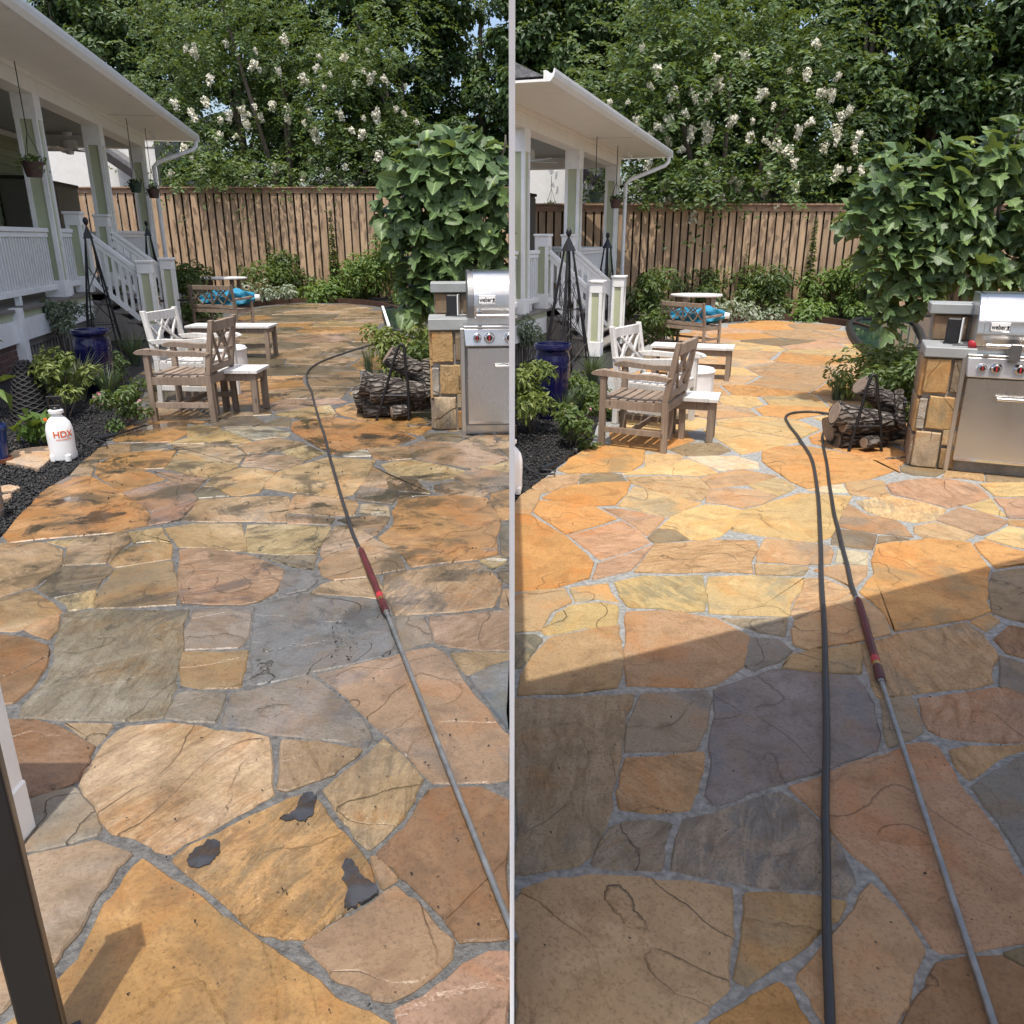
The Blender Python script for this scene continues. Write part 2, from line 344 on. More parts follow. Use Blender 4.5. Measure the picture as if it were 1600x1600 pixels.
_n = M['puddle'].node_tree; _o = _n.nodes['Material Output']; _t = _n.nodes.new('ShaderNodeBsdfTransparent'); _t.inputs[0].default_value = (.62, .6, .58, 1); _m = _n.nodes.new('ShaderNodeMixShader'); _z = _n.nodes.new('ShaderNodeTexNoise'); _z.inputs['Scale'].default_value = 14; _r = _n.nodes.new('ShaderNodeValToRGB'); _r.color_ramp.elements[0].position = .4; _r.color_ramp.elements[0].color = (.4, .4, .4, 1); _r.color_ramp.elements[1].position = .6
_c = _n.nodes.new('ShaderNodeTexCoord'); _n.links.new(_c.outputs['Object'], _z.inputs['Vector']); _n.links.new(_z.outputs['Fac'], _r.inputs[0]); _n.links.new(_r.outputs[0], _m.inputs[0]); _n.links.new(_t.outputs[0], _m.inputs[1]); _n.links.new(_n.nodes['Principled BSDF'].outputs[0], _m.inputs[2]); _n.links.new(_m.outputs[0], _o.inputs[0])
M['lf_crape'] = leafmat('crape_myrtle_leaf', (.028, .062, .02), (.10, .16, .05))
M['lf_oak'] = leafmat('dark_evergreen_leaf', (.018, .044, .015), (.07, .125, .035))
M['lf_fig'] = leafmat('fig_leaf', (.045, .085, .04), (.125, .19, .065), .45, .25, True)
M['lf_shrub'] = leafmat('shrub_leaf', (.03, .06, .016), (.10, .15, .04))
M['lf_lime'] = leafmat('yellow_green_leaf', (.07, .11, .025), (.20, .24, .06))
M['lf_var'] = leafmat('variegated_leaf', (.10, .14, .06), (.42, .43, .25))
M['lf_silver'] = leafmat('pale_leaf', (.07, .12, .05), (.40, .44, .36))
M['lf_grass'] = leafmat('blue_green_grass', (.035, .065, .04), (.10, .14, .085))
M['lf_ivy'] = leafmat('bright_green_leaf', (.05, .10, .02), (.14, .22, .05))
M['flower'] = leafmat('cream_blossom', (.58, .55, .42), (.82, .80, .70), .8, .15)
M['pink'] = leafmat('pink_blossom', (.45, .16, .24), (.70, .40, .45), .8, .15)
M['figfruit'] = plain('green_fig_fruit', (.22, .27, .05), .45)
def barkmat():
    t = NT('log_bark'); v = t.coords((5, 20, 20)); v2 = t.coords((1, 1, 1))
    vo = t.n('ShaderNodeTexVoronoi', feature='DISTANCE_TO_EDGE'); vo.inputs['Scale'].default_value = 1.3; mm = t.n('ShaderNodeVectorMath', operation='ADD'); t.l(v, mm.inputs[0])
    nz = t.n('ShaderNodeTexNoise'); nz.inputs['Scale'].default_value = 9; t.l(v2, nz.inputs['Vector']); t.l(nz.outputs['Color'], mm.inputs[1]); t.l(mm.outputs[0], vo.inputs['Vector'])
    n = t.noise(v2, 30, 6, .7); d = vo.outputs['Distance']
    col = t.mix((.03, .024, .02), (.26, .235, .21), t.ramp(d, (.03, 0), (.3, 1))); col = t.mix(col, (.09, .07, .055), t.ramp(n, (.4, 0), (.7, .8)))
    return t.fin(col, .85, t.bump(t.math('ADD', t.ramp(d, (0, 0), (.25, 1)), t.math('MULTIPLY', n, .4)), 1., .03))
M['bark'] = barkmat()
# ------------------------------------------------------------------ ground sheet
mb = MB(); mb.add([(-80, -30, -.05), (80, -30, -.05), (80, 140, -.05), (-80, 140, -.05)], [(0, 1, 2, 3)])
g = mb.build('ground', M['soil']); tag(g, 'brown garden soil spreading under and behind both patios', 'ground', kind='structure')
# ------------------------------------------------------------------ flagstones, traced in the photo: (colour, outline)
PAL = dict(O=(.42, .225, .078), T=(.39, .262, .14), P=(.355, .222, .13), B=(.25, .14, .065), G=(.185, .172, .148), Y=(.43, .30, .135), K=(.26, .20, .13), W=(.43, .36, .25), D=(.20, .152, .088), N=(.345, .225, .115), U=(.25, .206, .155))
ST = [
('O', [(226,1340),(262,1370),(312,1400),(355,1432),(400,1466),(432,1487),(470,1512),(505,1532),(530,1560),(575,1575),(605,1592),(640,1650),(560,1760),(60,1740),(-60,1640),(10,1600),(60,1555),(100,1522),(125,1492),(140,1447),(165,1407),(192,1375),(212,1350)]),
('N', [(0,1352),(50,1337),(110,1322),(150,1312),(185,1325),(208,1332),(190,1352),(165,1390),(140,1425),(122,1460),(95,1490),(88,1510),(40,1545),(0,1585),(-60,1600),(-60,1360)]),
('K', [(-40,1262),(55,1247),(95,1233),(120,1230),(135,1245),(147,1265),(158,1290),(155,1303),(120,1314),(55,1331),(-40,1350)]),
('B', [(20,1125),(60,1126),(92,1133),(120,1150),(150,1168),(140,1185),(128,1205),(118,1222),(85,1234),(52,1243),(-40,1258),(-40,1122)]),
('T', [(102,1130),(178,1131),(165,1147),(152,1163),(130,1148)]),
('K', [(100,957),(160,953),(230,954),(295,952),(289,975),(287,995),(282,1032),(276,1068),(272,1082),(255,1117),(240,1124),(175,1127),(100,1123),(32,1120),(40,1100),(67,1067),(85,1032),(90,1005),(95,980)]),
('B', [(-40,988),(0,989),(47,997),(75,1006),(80,1020),(72,1042),(50,1072),(22,1098),(-40,1105)]),
('T', [(33,983),(60,972),(93,962),(91,982),(76,999),(55,992)]),
('N', [(-40,944),(0,935),(48,921),(82,940),(101,955),(65,972),(20,986),(-40,984)]),
('T', [(-40,852),(0,850),(70,848),(97,858),(95,880),(75,902),(55,916),(0,931),(-40,940)]),
('O', [(5,835),(40,797),(75,762),(110,745),(142,744),(165,756),(190,770),(225,795),(232,803),(227,822),(180,832),(75,840),(15,848)]),
('Y', [(74,847),(124,840),(103,854)]),
('T', [(107,855),(130,840),(197,832),(205,847),(185,860),(170,880),(98,883)]),
('D', [(92,886),(165,884),(176,890),(163,904),(152,920),(110,928),(82,934),(60,921),(75,905)]),
('Y', [(86,935),(150,922),(144,949),(108,954),(101,943)]),
('N', [(183,889),(230,880),(270,876),(275,895),(278,920),(276,944),(215,949),(150,950),(152,930),(163,910)]),
('Y', [(208,852),(245,848),(268,852),(268,873),(225,879),(180,885),(173,880),(188,862)]),
('Y', [(203,832),(252,826),(258,838),(268,848),(240,845),(212,848)]),
('Y', [(258,826),(300,820),(378,818),(382,840),(383,861),(350,860),(325,856),(282,854),(268,840)]),
('P', [(280,860),(320,858),(360,863),(400,870),(445,890),(440,905),(432,925),(405,941),(380,945),(284,943),(281,920),(279,895)]),
('Y', [(386,820),(450,820),(518,822),(508,840),(494,866),(440,866),(388,863),(385,840)]),
('K', [(405,869),(494,869),(490,890),(460,886),(440,880)]),
('G', [(446,892),(480,893),(499,906),(482,921),(450,929),(435,924),(439,905)]),
('T', [(522,823),(545,822),(583,838),(550,858),(505,872),(497,866)]),
('T', [(530,812),(570,806),(607,808),(602,820),(587,836),(555,822)]),
('T', [(585,842),(545,860),(507,874),(500,882),(502,900),(520,907),(575,900),(635,889),(625,867),(605,850)]),
('T', [(500,912),(525,908),(592,901),(597,920),(592,934),(540,932),(485,927)]),
('G', [(398,948),(440,936),(475,928),(530,932),(585,936),(597,950),(606,967),(617,1003),(608,1021),(550,1038),(485,1050),(440,1062),(402,1070),(392,1062),(394,1010),(396,975)]),
('U', [(303,952),(340,951),(387,949),(394,958),(390,992),(375,1012),(330,1013),(288,1013),(289,985),(297,965)]),
('N', [(287,1018),(340,1017),(388,1016),(388,1032),(380,1058),(374,1073),(322,1075),(284,1071),(282,1050)]),
('U', [(275,1085),(300,1079),(330,1082),(351,1085),(345,1112),(340,1130),(290,1127),(256,1122),(264,1105)]),
('U', [(360,1083),(400,1077),(440,1067),(483,1056),(510,1072),(540,1095),(562,1122),(578,1148),(580,1155),(570,1167),(540,1160),(495,1155),(462,1150),(420,1145),(380,1135),(349,1131)]),
('T', [(182,1140),(205,1133),(260,1130),(310,1135),(345,1142),(380,1143),(425,1150),(427,1190),(425,1245),(400,1259),(362,1280),(315,1305),(287,1319),(265,1337),(240,1326),(205,1310),(170,1304),(158,1280),(145,1258),(122,1225),(137,1200),(160,1165)]),
('N', [(440,1157),(490,1159),(535,1164),(568,1171),(550,1188),(525,1206),(492,1222),(447,1240),(432,1236),(435,1190)]),
('T', [(598,1153),(620,1172),(642,1193),(665,1220),(650,1246),(632,1272),(605,1308),(577,1333),(555,1312),(540,1290),(520,1260),(504,1237),(540,1205),(570,1180)]),
('O', [(268,1343),(295,1323),(345,1298),(400,1271),(445,1252),(483,1238),(497,1248),(510,1268),(535,1298),(562,1330),(577,1358),(588,1392),(565,1410),(540,1430),(505,1450),(477,1470),(450,1465),(420,1460),(400,1453),(375,1430),(337,1400),(300,1370)]),
('N', [(577,1337),(592,1338),(625,1373),(596,1392),(585,1365)]),
('N', [(622,1382),(645,1403),(672,1430),(697,1455),(714,1476),(711,1497),(675,1528),(640,1550),(606,1568),(580,1556),(560,1546),(535,1538),(515,1522),(472,1478),(505,1455),(540,1434),(575,1412),(600,1393)]),
('P', [(612,1578),(650,1556),(690,1533),(715,1510),(760,1490),(800,1482),(870,1475),(870,1700),(660,1720),(640,1650),(628,1610)]),
('T', [(720,1492),(735,1480),(775,1472),(770,1484),(735,1500)]),
('B', [(671,1234),(710,1230),(752,1230),(800,1250),(870,1275),(870,1465),(775,1468),(722,1475),(708,1458),(695,1440),(665,1408),(632,1372),(610,1352),(588,1333),(625,1298),(657,1248)]),
('D', [(756,1228),(800,1222),(870,1222),(870,1265),(790,1242)]),
('P', [(490,1053),(550,1040),(612,1024),(645,1015),(675,1012),(694,1018),(712,1042),(732,1072),(762,1105),(790,1145),(870,1250),(830,1216),(760,1222),(710,1224),(674,1221),(650,1195),(605,1147),(575,1125),(545,1095),(515,1070)]),
('K', [(618,966),(640,963),(661,963),(667,978),(676,1002),(650,1009),(626,1016),(622,995)]),
('P', [(669,963),(720,960),(780,955),(870,950),(870,1012),(790,1016),(730,1013),(700,1008),(682,1002),(674,980)]),
('N', [(706,1021),(740,1018),(795,1020),(830,1018),(770,1036),(731,1054),(718,1040)]),
('G', [(735,1060),(765,1045),(830,1022),(870,1018),(870,1240),(795,1140),(765,1103),(745,1078)]),
('N', [(598,900),(640,891),(690,884),(744,878),(770,894),(784,912),(779,930),(774,949),(720,955),(650,960),(615,962),(606,945),(600,925)]),
('Y', [(749,876),(780,868),(793,876),(772,889)]),
('D', [(776,893),(795,880),(870,862),(870,925),(797,912),(787,908)]),
('N', [(788,920),(870,935),(870,946),(797,953),(780,948),(784,932)]),
('O', [(622,781),(650,777),(700,774),(760,778),(772,795),(782,812),(778,840),(779,865),(745,874),(690,880),(641,887),(628,866),(605,848),(592,840),(605,828),(616,818),(612,800)]),
('D', [(785,818),(830,812),(870,810),(870,856),(797,872),(783,866),(781,840)]),
('W', [(565,789),(585,789),(606,792),(607,806),(585,804),(562,802)]),
('D', [(563,761),(590,764),(622,768),(614,787),(585,785),(556,780)]),
('D', [(626,770),(650,771),(668,774),(640,776),(622,780)]),
('N', [(583,730),(610,744),(650,750),(662,760),(674,771),(625,766),(590,762),(564,757),(575,742)]),
('Y', [(596,726),(620,721),(645,719),(690,727),(727,736),(708,748),(678,752),(640,747),(612,740)]),
('T', [(680,758),(710,752),(740,760),(763,768),(752,776),(715,775),(690,772),(677,766)]),
('P', [(737,732),(770,735),(810,742),(830,748),(800,762),(768,770),(735,757),(712,748)]),
('O', [(770,772),(800,763),(870,745),(870,802),(785,812),(765,785)]),
('N', [(577,700),(610,697),(635,699),(643,717),(610,719),(585,717)]),
('P', [(630,700),(660,690),(700,692),(745,693),(775,702),(795,717),(770,726),(735,731),(690,724),(648,716),(640,705)]),
('Y', [(799,719),(870,722),(870,742),(800,738),(748,730),(775,727)]),
('N', [(752,692),(870,688),(870,716),(797,714),(779,701)]),
('D', [(662,678),(700,677),(735,682),(712,691),(685,690),(665,686)]),
('O', [(458,660),(480,655),(515,652),(560,658),(620,672),(650,685),(618,695),(575,701),(522,709),(500,700),(478,688),(457,672)]),
('O', [(525,640),(545,632),(580,628),(640,645),(680,665),(655,680),(620,670),(565,656),(530,648)]),
('W', [(524,711),(550,706),(572,703),(580,713),(545,714)]),
('Y', [(433,738),(470,727),(510,716),(545,717),(586,719),(575,738),(560,762),(553,772),(532,777),(495,773),(460,770),(415,763),(418,752)]),
('N', [(450,801),(455,787),(462,773),(500,776),(555,783),(560,790),(553,804),(525,806),(490,804)]),
('N', [(286,813),(298,797),(311,781),(355,778),(400,776),(450,776),(452,788),(446,803),(445,815),(400,814),(340,815)]),
('T', [(449,805),(490,807),(523,810),(515,819),(450,817)]),
('P', [(238,803),(270,794),(308,782),(295,798),(281,812),(255,817),(233,821)]),
('P', [(197,769),(230,760),(266,752),(285,762),(307,778),(275,789),(238,798),(220,786)]),
('O', [(148,741),(152,727),(185,730),(225,735),(258,749),(225,758),(192,768),(168,754)]),
('O', [(156,724),(175,715),(200,708),(240,704),(273,703),(266,718),(256,731),(225,733),(185,729)]),
('N', [(112,743),(128,722),(140,714),(153,717),(149,730),(142,743)]),
('N', [(143,711),(152,702),(168,696),(205,693),(200,706),(175,714),(154,718)]),
('D', [(208,695),(235,692),(258,694),(266,701),(240,703),(205,707)]),
('O', [(176,688),(190,673),(218,655),(250,656),(290,662),(287,680),(268,690),(225,691),(185,692)]),
('Y', [(291,668),(310,664),(342,667),(347,671),(320,678),(293,682)]),
('Y', [(262,693),(293,684),(320,680),(350,673),(375,682),(394,690),(368,694),(320,692)]),
('T', [(268,697),(320,695),(366,697),(383,711),(372,726),(345,722),(310,714),(280,706)]),
('Y', [(278,709),(300,713),(330,720),(371,729),(350,738),(327,746),(295,740),(259,733),(268,720)]),
('P', [(240,737),(264,738),(295,743),(322,748),(312,760),(300,769),(288,760),(268,750)]),
('D', [(303,772),(312,762),(335,762),(358,775),(335,776),(310,778)]),
('Y', [(331,748),(350,740),(376,732),(405,733),(430,739),(416,755),(402,770),(375,775),(360,774),(338,762),(318,760)]),
('Y', [(440,706),(470,697),(485,697),(507,708),(480,719),(460,716)]),
('T', [(385,712),(405,710),(450,712),(478,720),(455,729),(430,735),(405,730),(378,728)]),
('N', [(372,697),(398,690),(430,685),(455,690),(478,693),(440,704),(405,708),(386,710)]),
('W', [(352,670),(380,668),(420,668),(452,676),(450,684),(430,683),(398,687),(368,677)]),
('D', [(350,652),(395,650),(412,660),(395,666),(345,668),(325,660)]),
]
STR = [
('N', [(1478,737),(1500,733),(1535,735),(1538,752),(1510,748),(1475,745)]), ('D', [(1541,736),(1660,735),(1660,750),(1560,753),(1543,752)]),
('Y', [(1532,757),(1560,755),(1660,753),(1660,775),(1557,775)]), ('P', [(1556,780),(1660,777),(1660,813),(1576,808),(1566,792)]),
('Y', [(1511,789),(1549,780),(1562,795),(1569,806),(1540,800)]), ('N', [(1578,812),(1660,816),(1660,832),(1577,820)]),
('Y', [(1542,841),(1575,824),(1660,837),(1660,868),(1580,852)]), ('O', [(1523,849),(1540,845),(1580,857),(1660,876),(1660,873),(1620,879),(1557,888)]),
('D', [(1552,896),(1660,878),(1660,985),(1575,965),(1550,955),(1545,920)]), ('P', [(1463,811),(1500,793),(1540,803),(1575,815),(1555,826),(1533,836),(1500,824)]),
('P', [(1387,757),(1420,750),(1480,748),(1525,758),(1548,777),(1500,790),(1482,793),(1440,782),(1395,772)]),
('B', [(1549,999),(1578,977),(1660,992),(1660,1045),(1570,1020)]), ('K', [(1563,1025),(1600,1040),(1660,1060),(1660,1110),(1560,1070)]),
]
def wpoly(pts, right=False):
    return [tuple(G(*(L2R(p) if right else p))[:2]) for p in pts]
def parea(P): return .5*sum(P[i][0]*P[(i+1) % len(P)][1]-P[(i+1) % len(P)][0]*P[i][1] for i in range(len(P)))
def clip_half(P, nx, ny, c):              # keep nx*x+ny*y <= c
    out = []
    for i in range(len(P)):
        a, b = P[i], P[(i+1) % len(P)]; da = nx*a[0]+ny*a[1]-c; db = nx*b[0]+ny*b[1]-c
        if da <= 0: out.append(a)
        if (da < 0) != (db < 0) and abs(da-db) > 1e-12:
            t = da/(da-db); out.append((a[0]+t*(b[0]-a[0]), a[1]+t*(b[1]-a[1])))
    return out
def pin(P, x, y):
    c = False; n = len(P)
    for i in range(n):
        (x1, y1), (x2, y2) = P[i], P[(i+1) % n]
        if (y1 > y) != (y2 > y) and x < (x2-x1)*(y-y1)/(y2-y1)+x1: c = not c
    return c
def sep_clip(P, s, poly, joint):
    n = len(poly); best = None
    for i in range(n):
        a, b = poly[i], poly[(i+1) % n]; ex, ey = b[0]-a[0], b[1]-a[1]; L = math.hypot(ex, ey)
        if L < 1e-6: continue
        nx, ny = ey/L, -ex/L; d = (s[0]-a[0])*nx+(s[1]-a[1])*ny        # outward distance of the seed
        if best is None or d > best[0]: best = (d, nx, ny, a)
    d, nx, ny, a = best
    if d <= joint: return []
    return clip_half(P, -nx, -ny, -(nx*a[0]+ny*a[1])-joint)
def voronoi(seeds, fixed, joint, sgn, polys):
    PB = [((p if parea(p) > 0 else p[::-1]), min(q[0] for q in p), max(q[0] for q in p), min(q[1] for q in p), max(q[1] for q in p)) for c, p in polys]
    pts = np.array(seeds+fixed); out = []
    for i, s in enumerate(seeds):
        d = np.hypot(*(pts-np.array(s)).T); idx = np.argsort(d)[1:34]
        P = [(s[0]-3, s[1]-3), (s[0]+3, s[1]-3), (s[0]+3, s[1]+3), (s[0]-3, s[1]+3)]
        for j in idx:
            q = pts[j]; nx, ny = q[0]-s[0], q[1]-s[1]; L = math.hypot(nx, ny)
            if L < 1e-6: continue
            nx /= L; ny /= L; P = clip_half(P, nx, ny, nx*(s[0]+q[0])/2+ny*(s[1]+q[1])/2-joint/2)
            if len(P) < 3: break
        P = clip_half(P, -sgn, 0, -GAPX) if len(P) > 2 else P
        for q, x0, x1, y0, y1 in PB:
            if len(P) < 3: break
            if max(p[0] for p in P) < x0 or min(p[0] for p in P) > x1 or max(p[1] for p in P) < y0 or min(p[1] for p in P) > y1: continue
            P = sep_clip(P, s, q, joint*.7)
        if len(P) > 2 and parea(P) > .01: out.append(P)
    return out
def growp(P, e):
    n = len(P); out = []
    for i in range(n):
        a, b, c = np.array(P[i-1]), np.array(P[i]), np.array(P[(i+1) % n]); u = (b-a)/max(np.linalg.norm(b-a), 1e-9); v = (c-b)/max(np.linalg.norm(c-b), 1e-9)
        m = np.array((u[1]+v[1], -u[0]-v[0])); L = np.linalg.norm(m)
        if L < 1e-6: out.append(tuple(b)); continue
        m /= L; k = max(.5, m@np.array((u[1], -u[0]))); out.append(tuple(b+m*e/k))
    return out
def stone_mesh(P, step, jit, top, rnd, grow=0):
    if parea(P) < 0: P = P[::-1]
    inr = math.sqrt(abs(parea(P))); jit = min(jit, inr*.03)
    if grow: P = growp(P, min(grow, inr*.06))
    cx = sum(p[0] for p in P)/len(P); cy = sum(p[1] for p in P)/len(P); Q = []
    n = len(P)
    for i in range(n):                     # cut each corner a little, then split the sides and let them wander
        a, b, c = np.array(P[i-1]), np.array(P[i]), np.array(P[(i+1) % n])
        k1 = min(.2, .009/max(np.linalg.norm(b-a), 1e-6)); k2 = min(.2, .009/max(np.linalg.norm(c-b), 1e-6))
        Q += [b+(a-b)*k1, b+(c-b)*k2]
    W = []; n = len(Q); ph = rnd.random()*9
    for i in range(n):
        a, b = Q[i], Q[(i+1) % n]; L = np.linalg.norm(b-a); k = max(1, int(L/step)); t = (b-a)/max(L, 1e-9); nr = np.array((t[1], -t[0]))
        for j in range(k):
            p = a+(b-a)*j/k; W.append(p+nr*(rnd.uniform(-jit, jit)+(jit*.8*math.sin(ph+p[0]*13+p[1]*17))))
    n = len(W); In = []
    for i in range(n):
        a, b, c = W[i-1], W[i], W[(i+1) % n]; t = c-a; t = t/max(np.linalg.norm(t), 1e-9); In.append(b+np.array((-t[1], t[0]))*min(.005, step*.3, inr*.08))
    v = [(p[0]-cx, p[1]-cy, -.03) for p in W]+[(p[0]-cx, p[1]-cy, top-.0055) for p in W]+[(p[0]-cx, p[1]-cy, top) for p in In]
    f = [(i, (i+1) % n, n+(i+1) % n, n+i) for i in range(n)]+[(n+i, n+(i+1) % n, 2*n+(i+1) % n, 2*n+i) for i in range(n)]+[tuple(2*n+i for i in range(n))]
    me = bpy.data.meshes.new('flagstone'); me.from_pydata(v, [], f); me.update(); return me, (cx, cy, 0)
OUTL = [(232,560),(226,612),(215,655),(172,684),(143,711),(110,745),(75,762),(5,835),(-70,905)]
BACK = [(628,489),(590,479),(540,474),(470,473),(410,478),(360,486),(318,497),(290,512),(262,533)]
WETSIDE = 'left half, wet and dirty'
def patio(right):
    sg = 1 if right else -1; rnd = random.Random(5 if right else 3)
    polys = [(c, wpoly(p, right)) for i, (c, p) in enumerate(ST) ]
    if right: polys = [(c, [tuple(G(*q)[:2]) for q in p]) for c, p in STR]+polys
    polys = [(c, clip_half(p, -sg, 0, -GAPX)) for c, p in polys]; polys = [(c, p) for c, p in polys if len(p) > 2 and abs(parea(p)) > .004]
    if right:                              # keep the newer drawing where the two overlap
        keep = polys[:len(STR)]
        for c, p in polys[len(STR):]:
            cx = np.mean([q[0] for q in p]); cy = np.mean([q[1] for q in p])
            if not any(pin(k[1], cx, cy) or pin(p, np.mean([q[0] for q in k[1]]), np.mean([q[1] for q in k[1]])) for k in keep[:len(STR)]): keep.append((c, p))
        polys = keep
    ol = wpoly(OUTL, right); bk = wpoly(BACK, right)
    if right:
        e = np.array(ol[-2]); ol = [p for p in ol if p[0] > .05]; d = np.array(ol[-1])-np.array(ol[-2]); k = (GAPX-ol[-1][0])/d[0]; ol.append((GAPX, ol[-1][1]+d[1]*k)); ol += [(GAPX, -1.2), (6.5, -1.2), (6.5, 7.5), (5.2, 9.2)]
    else:
        d = np.array(ol[-1])-np.array(ol[-2]); ol += [tuple(np.array(ol[-1])+d*2.2)]; ol += [(ol[-1][0], -1.2), (-GAPX, -1.2), (-GAPX, 8.6), tuple(G(700, 600)[:2])]
    out = ol+bk
    mt = MB(); mt.prism(out, -.04, -.0035); slab = mt.build('patio', M['mortar' if right else 'mortar_wet'], clip=False)
    tag(slab, 'dry sunlit patio of cleaned sandstone flags with pale joints, right half' if right else 'wet patio of dirty sandstone flags with dark joints, left half', 'patio', kind='structure')
    n = 0
    for c, p in polys:
        near = min(math.hypot(*q) for q in p)
        me, loc = stone_mesh(p, .05 if near < 3 else .11 if near < 6 else .25, .005 if near < 3 else .007, rnd.uniform(.001, .006), rnd, .001 if near < 2.2 else .004 if near < 4 else .008)
        o = link('flagstone', me, slab, M['stone' if right else 'stone_wet_dim'], loc); b = PAL[c]; k = rnd.uniform(.9, 1.1); o.color = (b[0]*k*rnd.uniform(.95, 1.05), b[1]*k, b[2]*k*rnd.uniform(.93, 1.07), 1); n += 1
    fixed = []
    O = out if parea(out) > 0 else out[::-1]
    for i in range(len(O)):
        a, b = np.array(O[i]), np.array(O[(i+1) % len(O)]); L = np.linalg.norm(b-a); k = max(1, int(L/.4)); t = (b-a)/max(L, 1e-9)
        for j in range(k): q = a+(b-a)*(j+.5)/k+np.array((t[1], -t[0]))*.22; fixed.append((q[0], q[1]))
    seeds = []; xs = [p[0] for p in out]; ys = [p[1] for p in out]; y = min(ys)
    while y < max(ys):
        sp = .56 if y < 8 else .86 if y < 14 else 1.15
        x = min(xs)+rnd.random()*sp
        while x < max(xs):
            s = (x+rnd.uniform(-.3, .3)*sp, y+rnd.uniform(-.25, .25)*sp); x += sp*rnd.uniform(.8, 1.5)
            if pin(out, *s) and not any(pin(p, *s) for c, p in polys) and min([math.hypot(s[0]-q[0], s[1]-q[1]) for q in seeds]+[9]) > sp*.55: seeds.append(s)
        y += sp*rnd.uniform(.7, 1.0)
    cells = voronoi(seeds, fixed, .03, sg, polys)
    cells.sort(key=lambda P: np.mean([q[1] for q in P])); cells = cells[:300-n]
    keys = 'OOOYYTNNPD' if right else 'OOYTNNPDDK'
    for P in cells:
        me, loc = stone_mesh(P, .3, .012, rnd.uniform(.001, .006), rnd)
        o = link('flagstone', me, slab, M['stone' if right else 'stone_wet_dim'], loc); b = PAL[rnd.choice(keys)]; k = rnd.uniform(.85, 1.1); o.color = (b[0]*k, b[1]*k, b[2]*k, 1)
    print('stones', n, len(cells)); return out
OUT_L = patio(False); OUT_R = patio(True)
# ------------------------------------------------------------------ the thin white screen between the two lots
r = thing('dividing_screen', 'thin white upright screen dividing the left and right patios, seen edge on', 'screen', (0, 1.12, 0))
MB().box(-.004, .004, 0, .06, -.03, 2.06).build('end_post', M['screen'], r, clip=False)
y = .06
for i in range(8):
    MB().box(-.0032, .0032, y+.002, y+1.998, .0, 2.03).build('panel', M['screen'], r, clip=False); y += 2.0
MB().box(-.004, .004, .06, y, 2.031, 2.06).build('top_rail', M['screen'], r, clip=False)
# ------------------------------------------------------------------ roof of the house behind the viewpoint: shades the near half of the right patio
RZ = 2.62; k = RZ/math.tan(R(SUN_EL)); off = np.array((-math.sin(R(SUN_AZ))*k, -math.cos(R(SUN_AZ))*k))
e1 = G(805, 1090)[:2]+off; e2 = G(1600, 885)[:2]+off; d = (e2-e1)/np.linalg.norm(e2-e1)
a = e1-d*(e1[0]+.058)/d[0]; b = e2+d*2.5
r = thing('roof_overhang', 'roof overhang of the house behind the viewpoint, shading the near right patio', 'roof', (0, 0, 0))
MB().prism([tuple(a), tuple(b), (b[0], -.7), (-.058, -.7)], RZ, RZ+.12).build('soffit_board', M['soffit'], r, clip=False)
mb = MB(); mb.beam((*a, RZ+.09), (*b, RZ+.09), .03, .22); mb.build('fascia_board', M['white'], r, clip=False)
# ------------------------------------------------------------------ porch of the house along the left side of each patio
class Fr:                                  # a along the porch (away), b out towards the patio, z up; s = size
    def __init__(f, D, yaw, s, side):
        f.D = np.array((D[0], D[1], 0.)); f.u = np.array((math.sin(yaw), math.cos(yaw), 0)); f.w = np.array((math.cos(yaw), -math.sin(yaw), 0)); f.s = s; f.yaw = yaw; f.side = side
    def T(f, a, b, z): return f.D+f.s*(a*f.u+b*f.w+np.array((0, 0, z)))
    def px(f, x, y, b):                    # pixel -> (a, z) on the upright plane at b
        q = PLN(x, y, f.D+f.s*b*f.w, f.w); return ((q-f.D)@f.u)/f.s, q[2]/f.s
FL = Fr((-6.615, 13.065), R(-12.0), 1.0, -1); FR_ = Fr((0.471, 11.50), R(18.5), .83, 1)
WH = {-1: 'left', 1: 'right'}
def fbox(mb, f, a0, a1, b0, b1, z0, z1, o):
    p = [f.T(*q)-o for q in ((a0, b0, z0), (a0, b1, z0), (a1, b1, z0), (a1, b0, z0), (a0, b0, z1), (a0, b1, z1), (a1, b1, z1), (a1, b0, z1))]
    return mb.hexa(p)
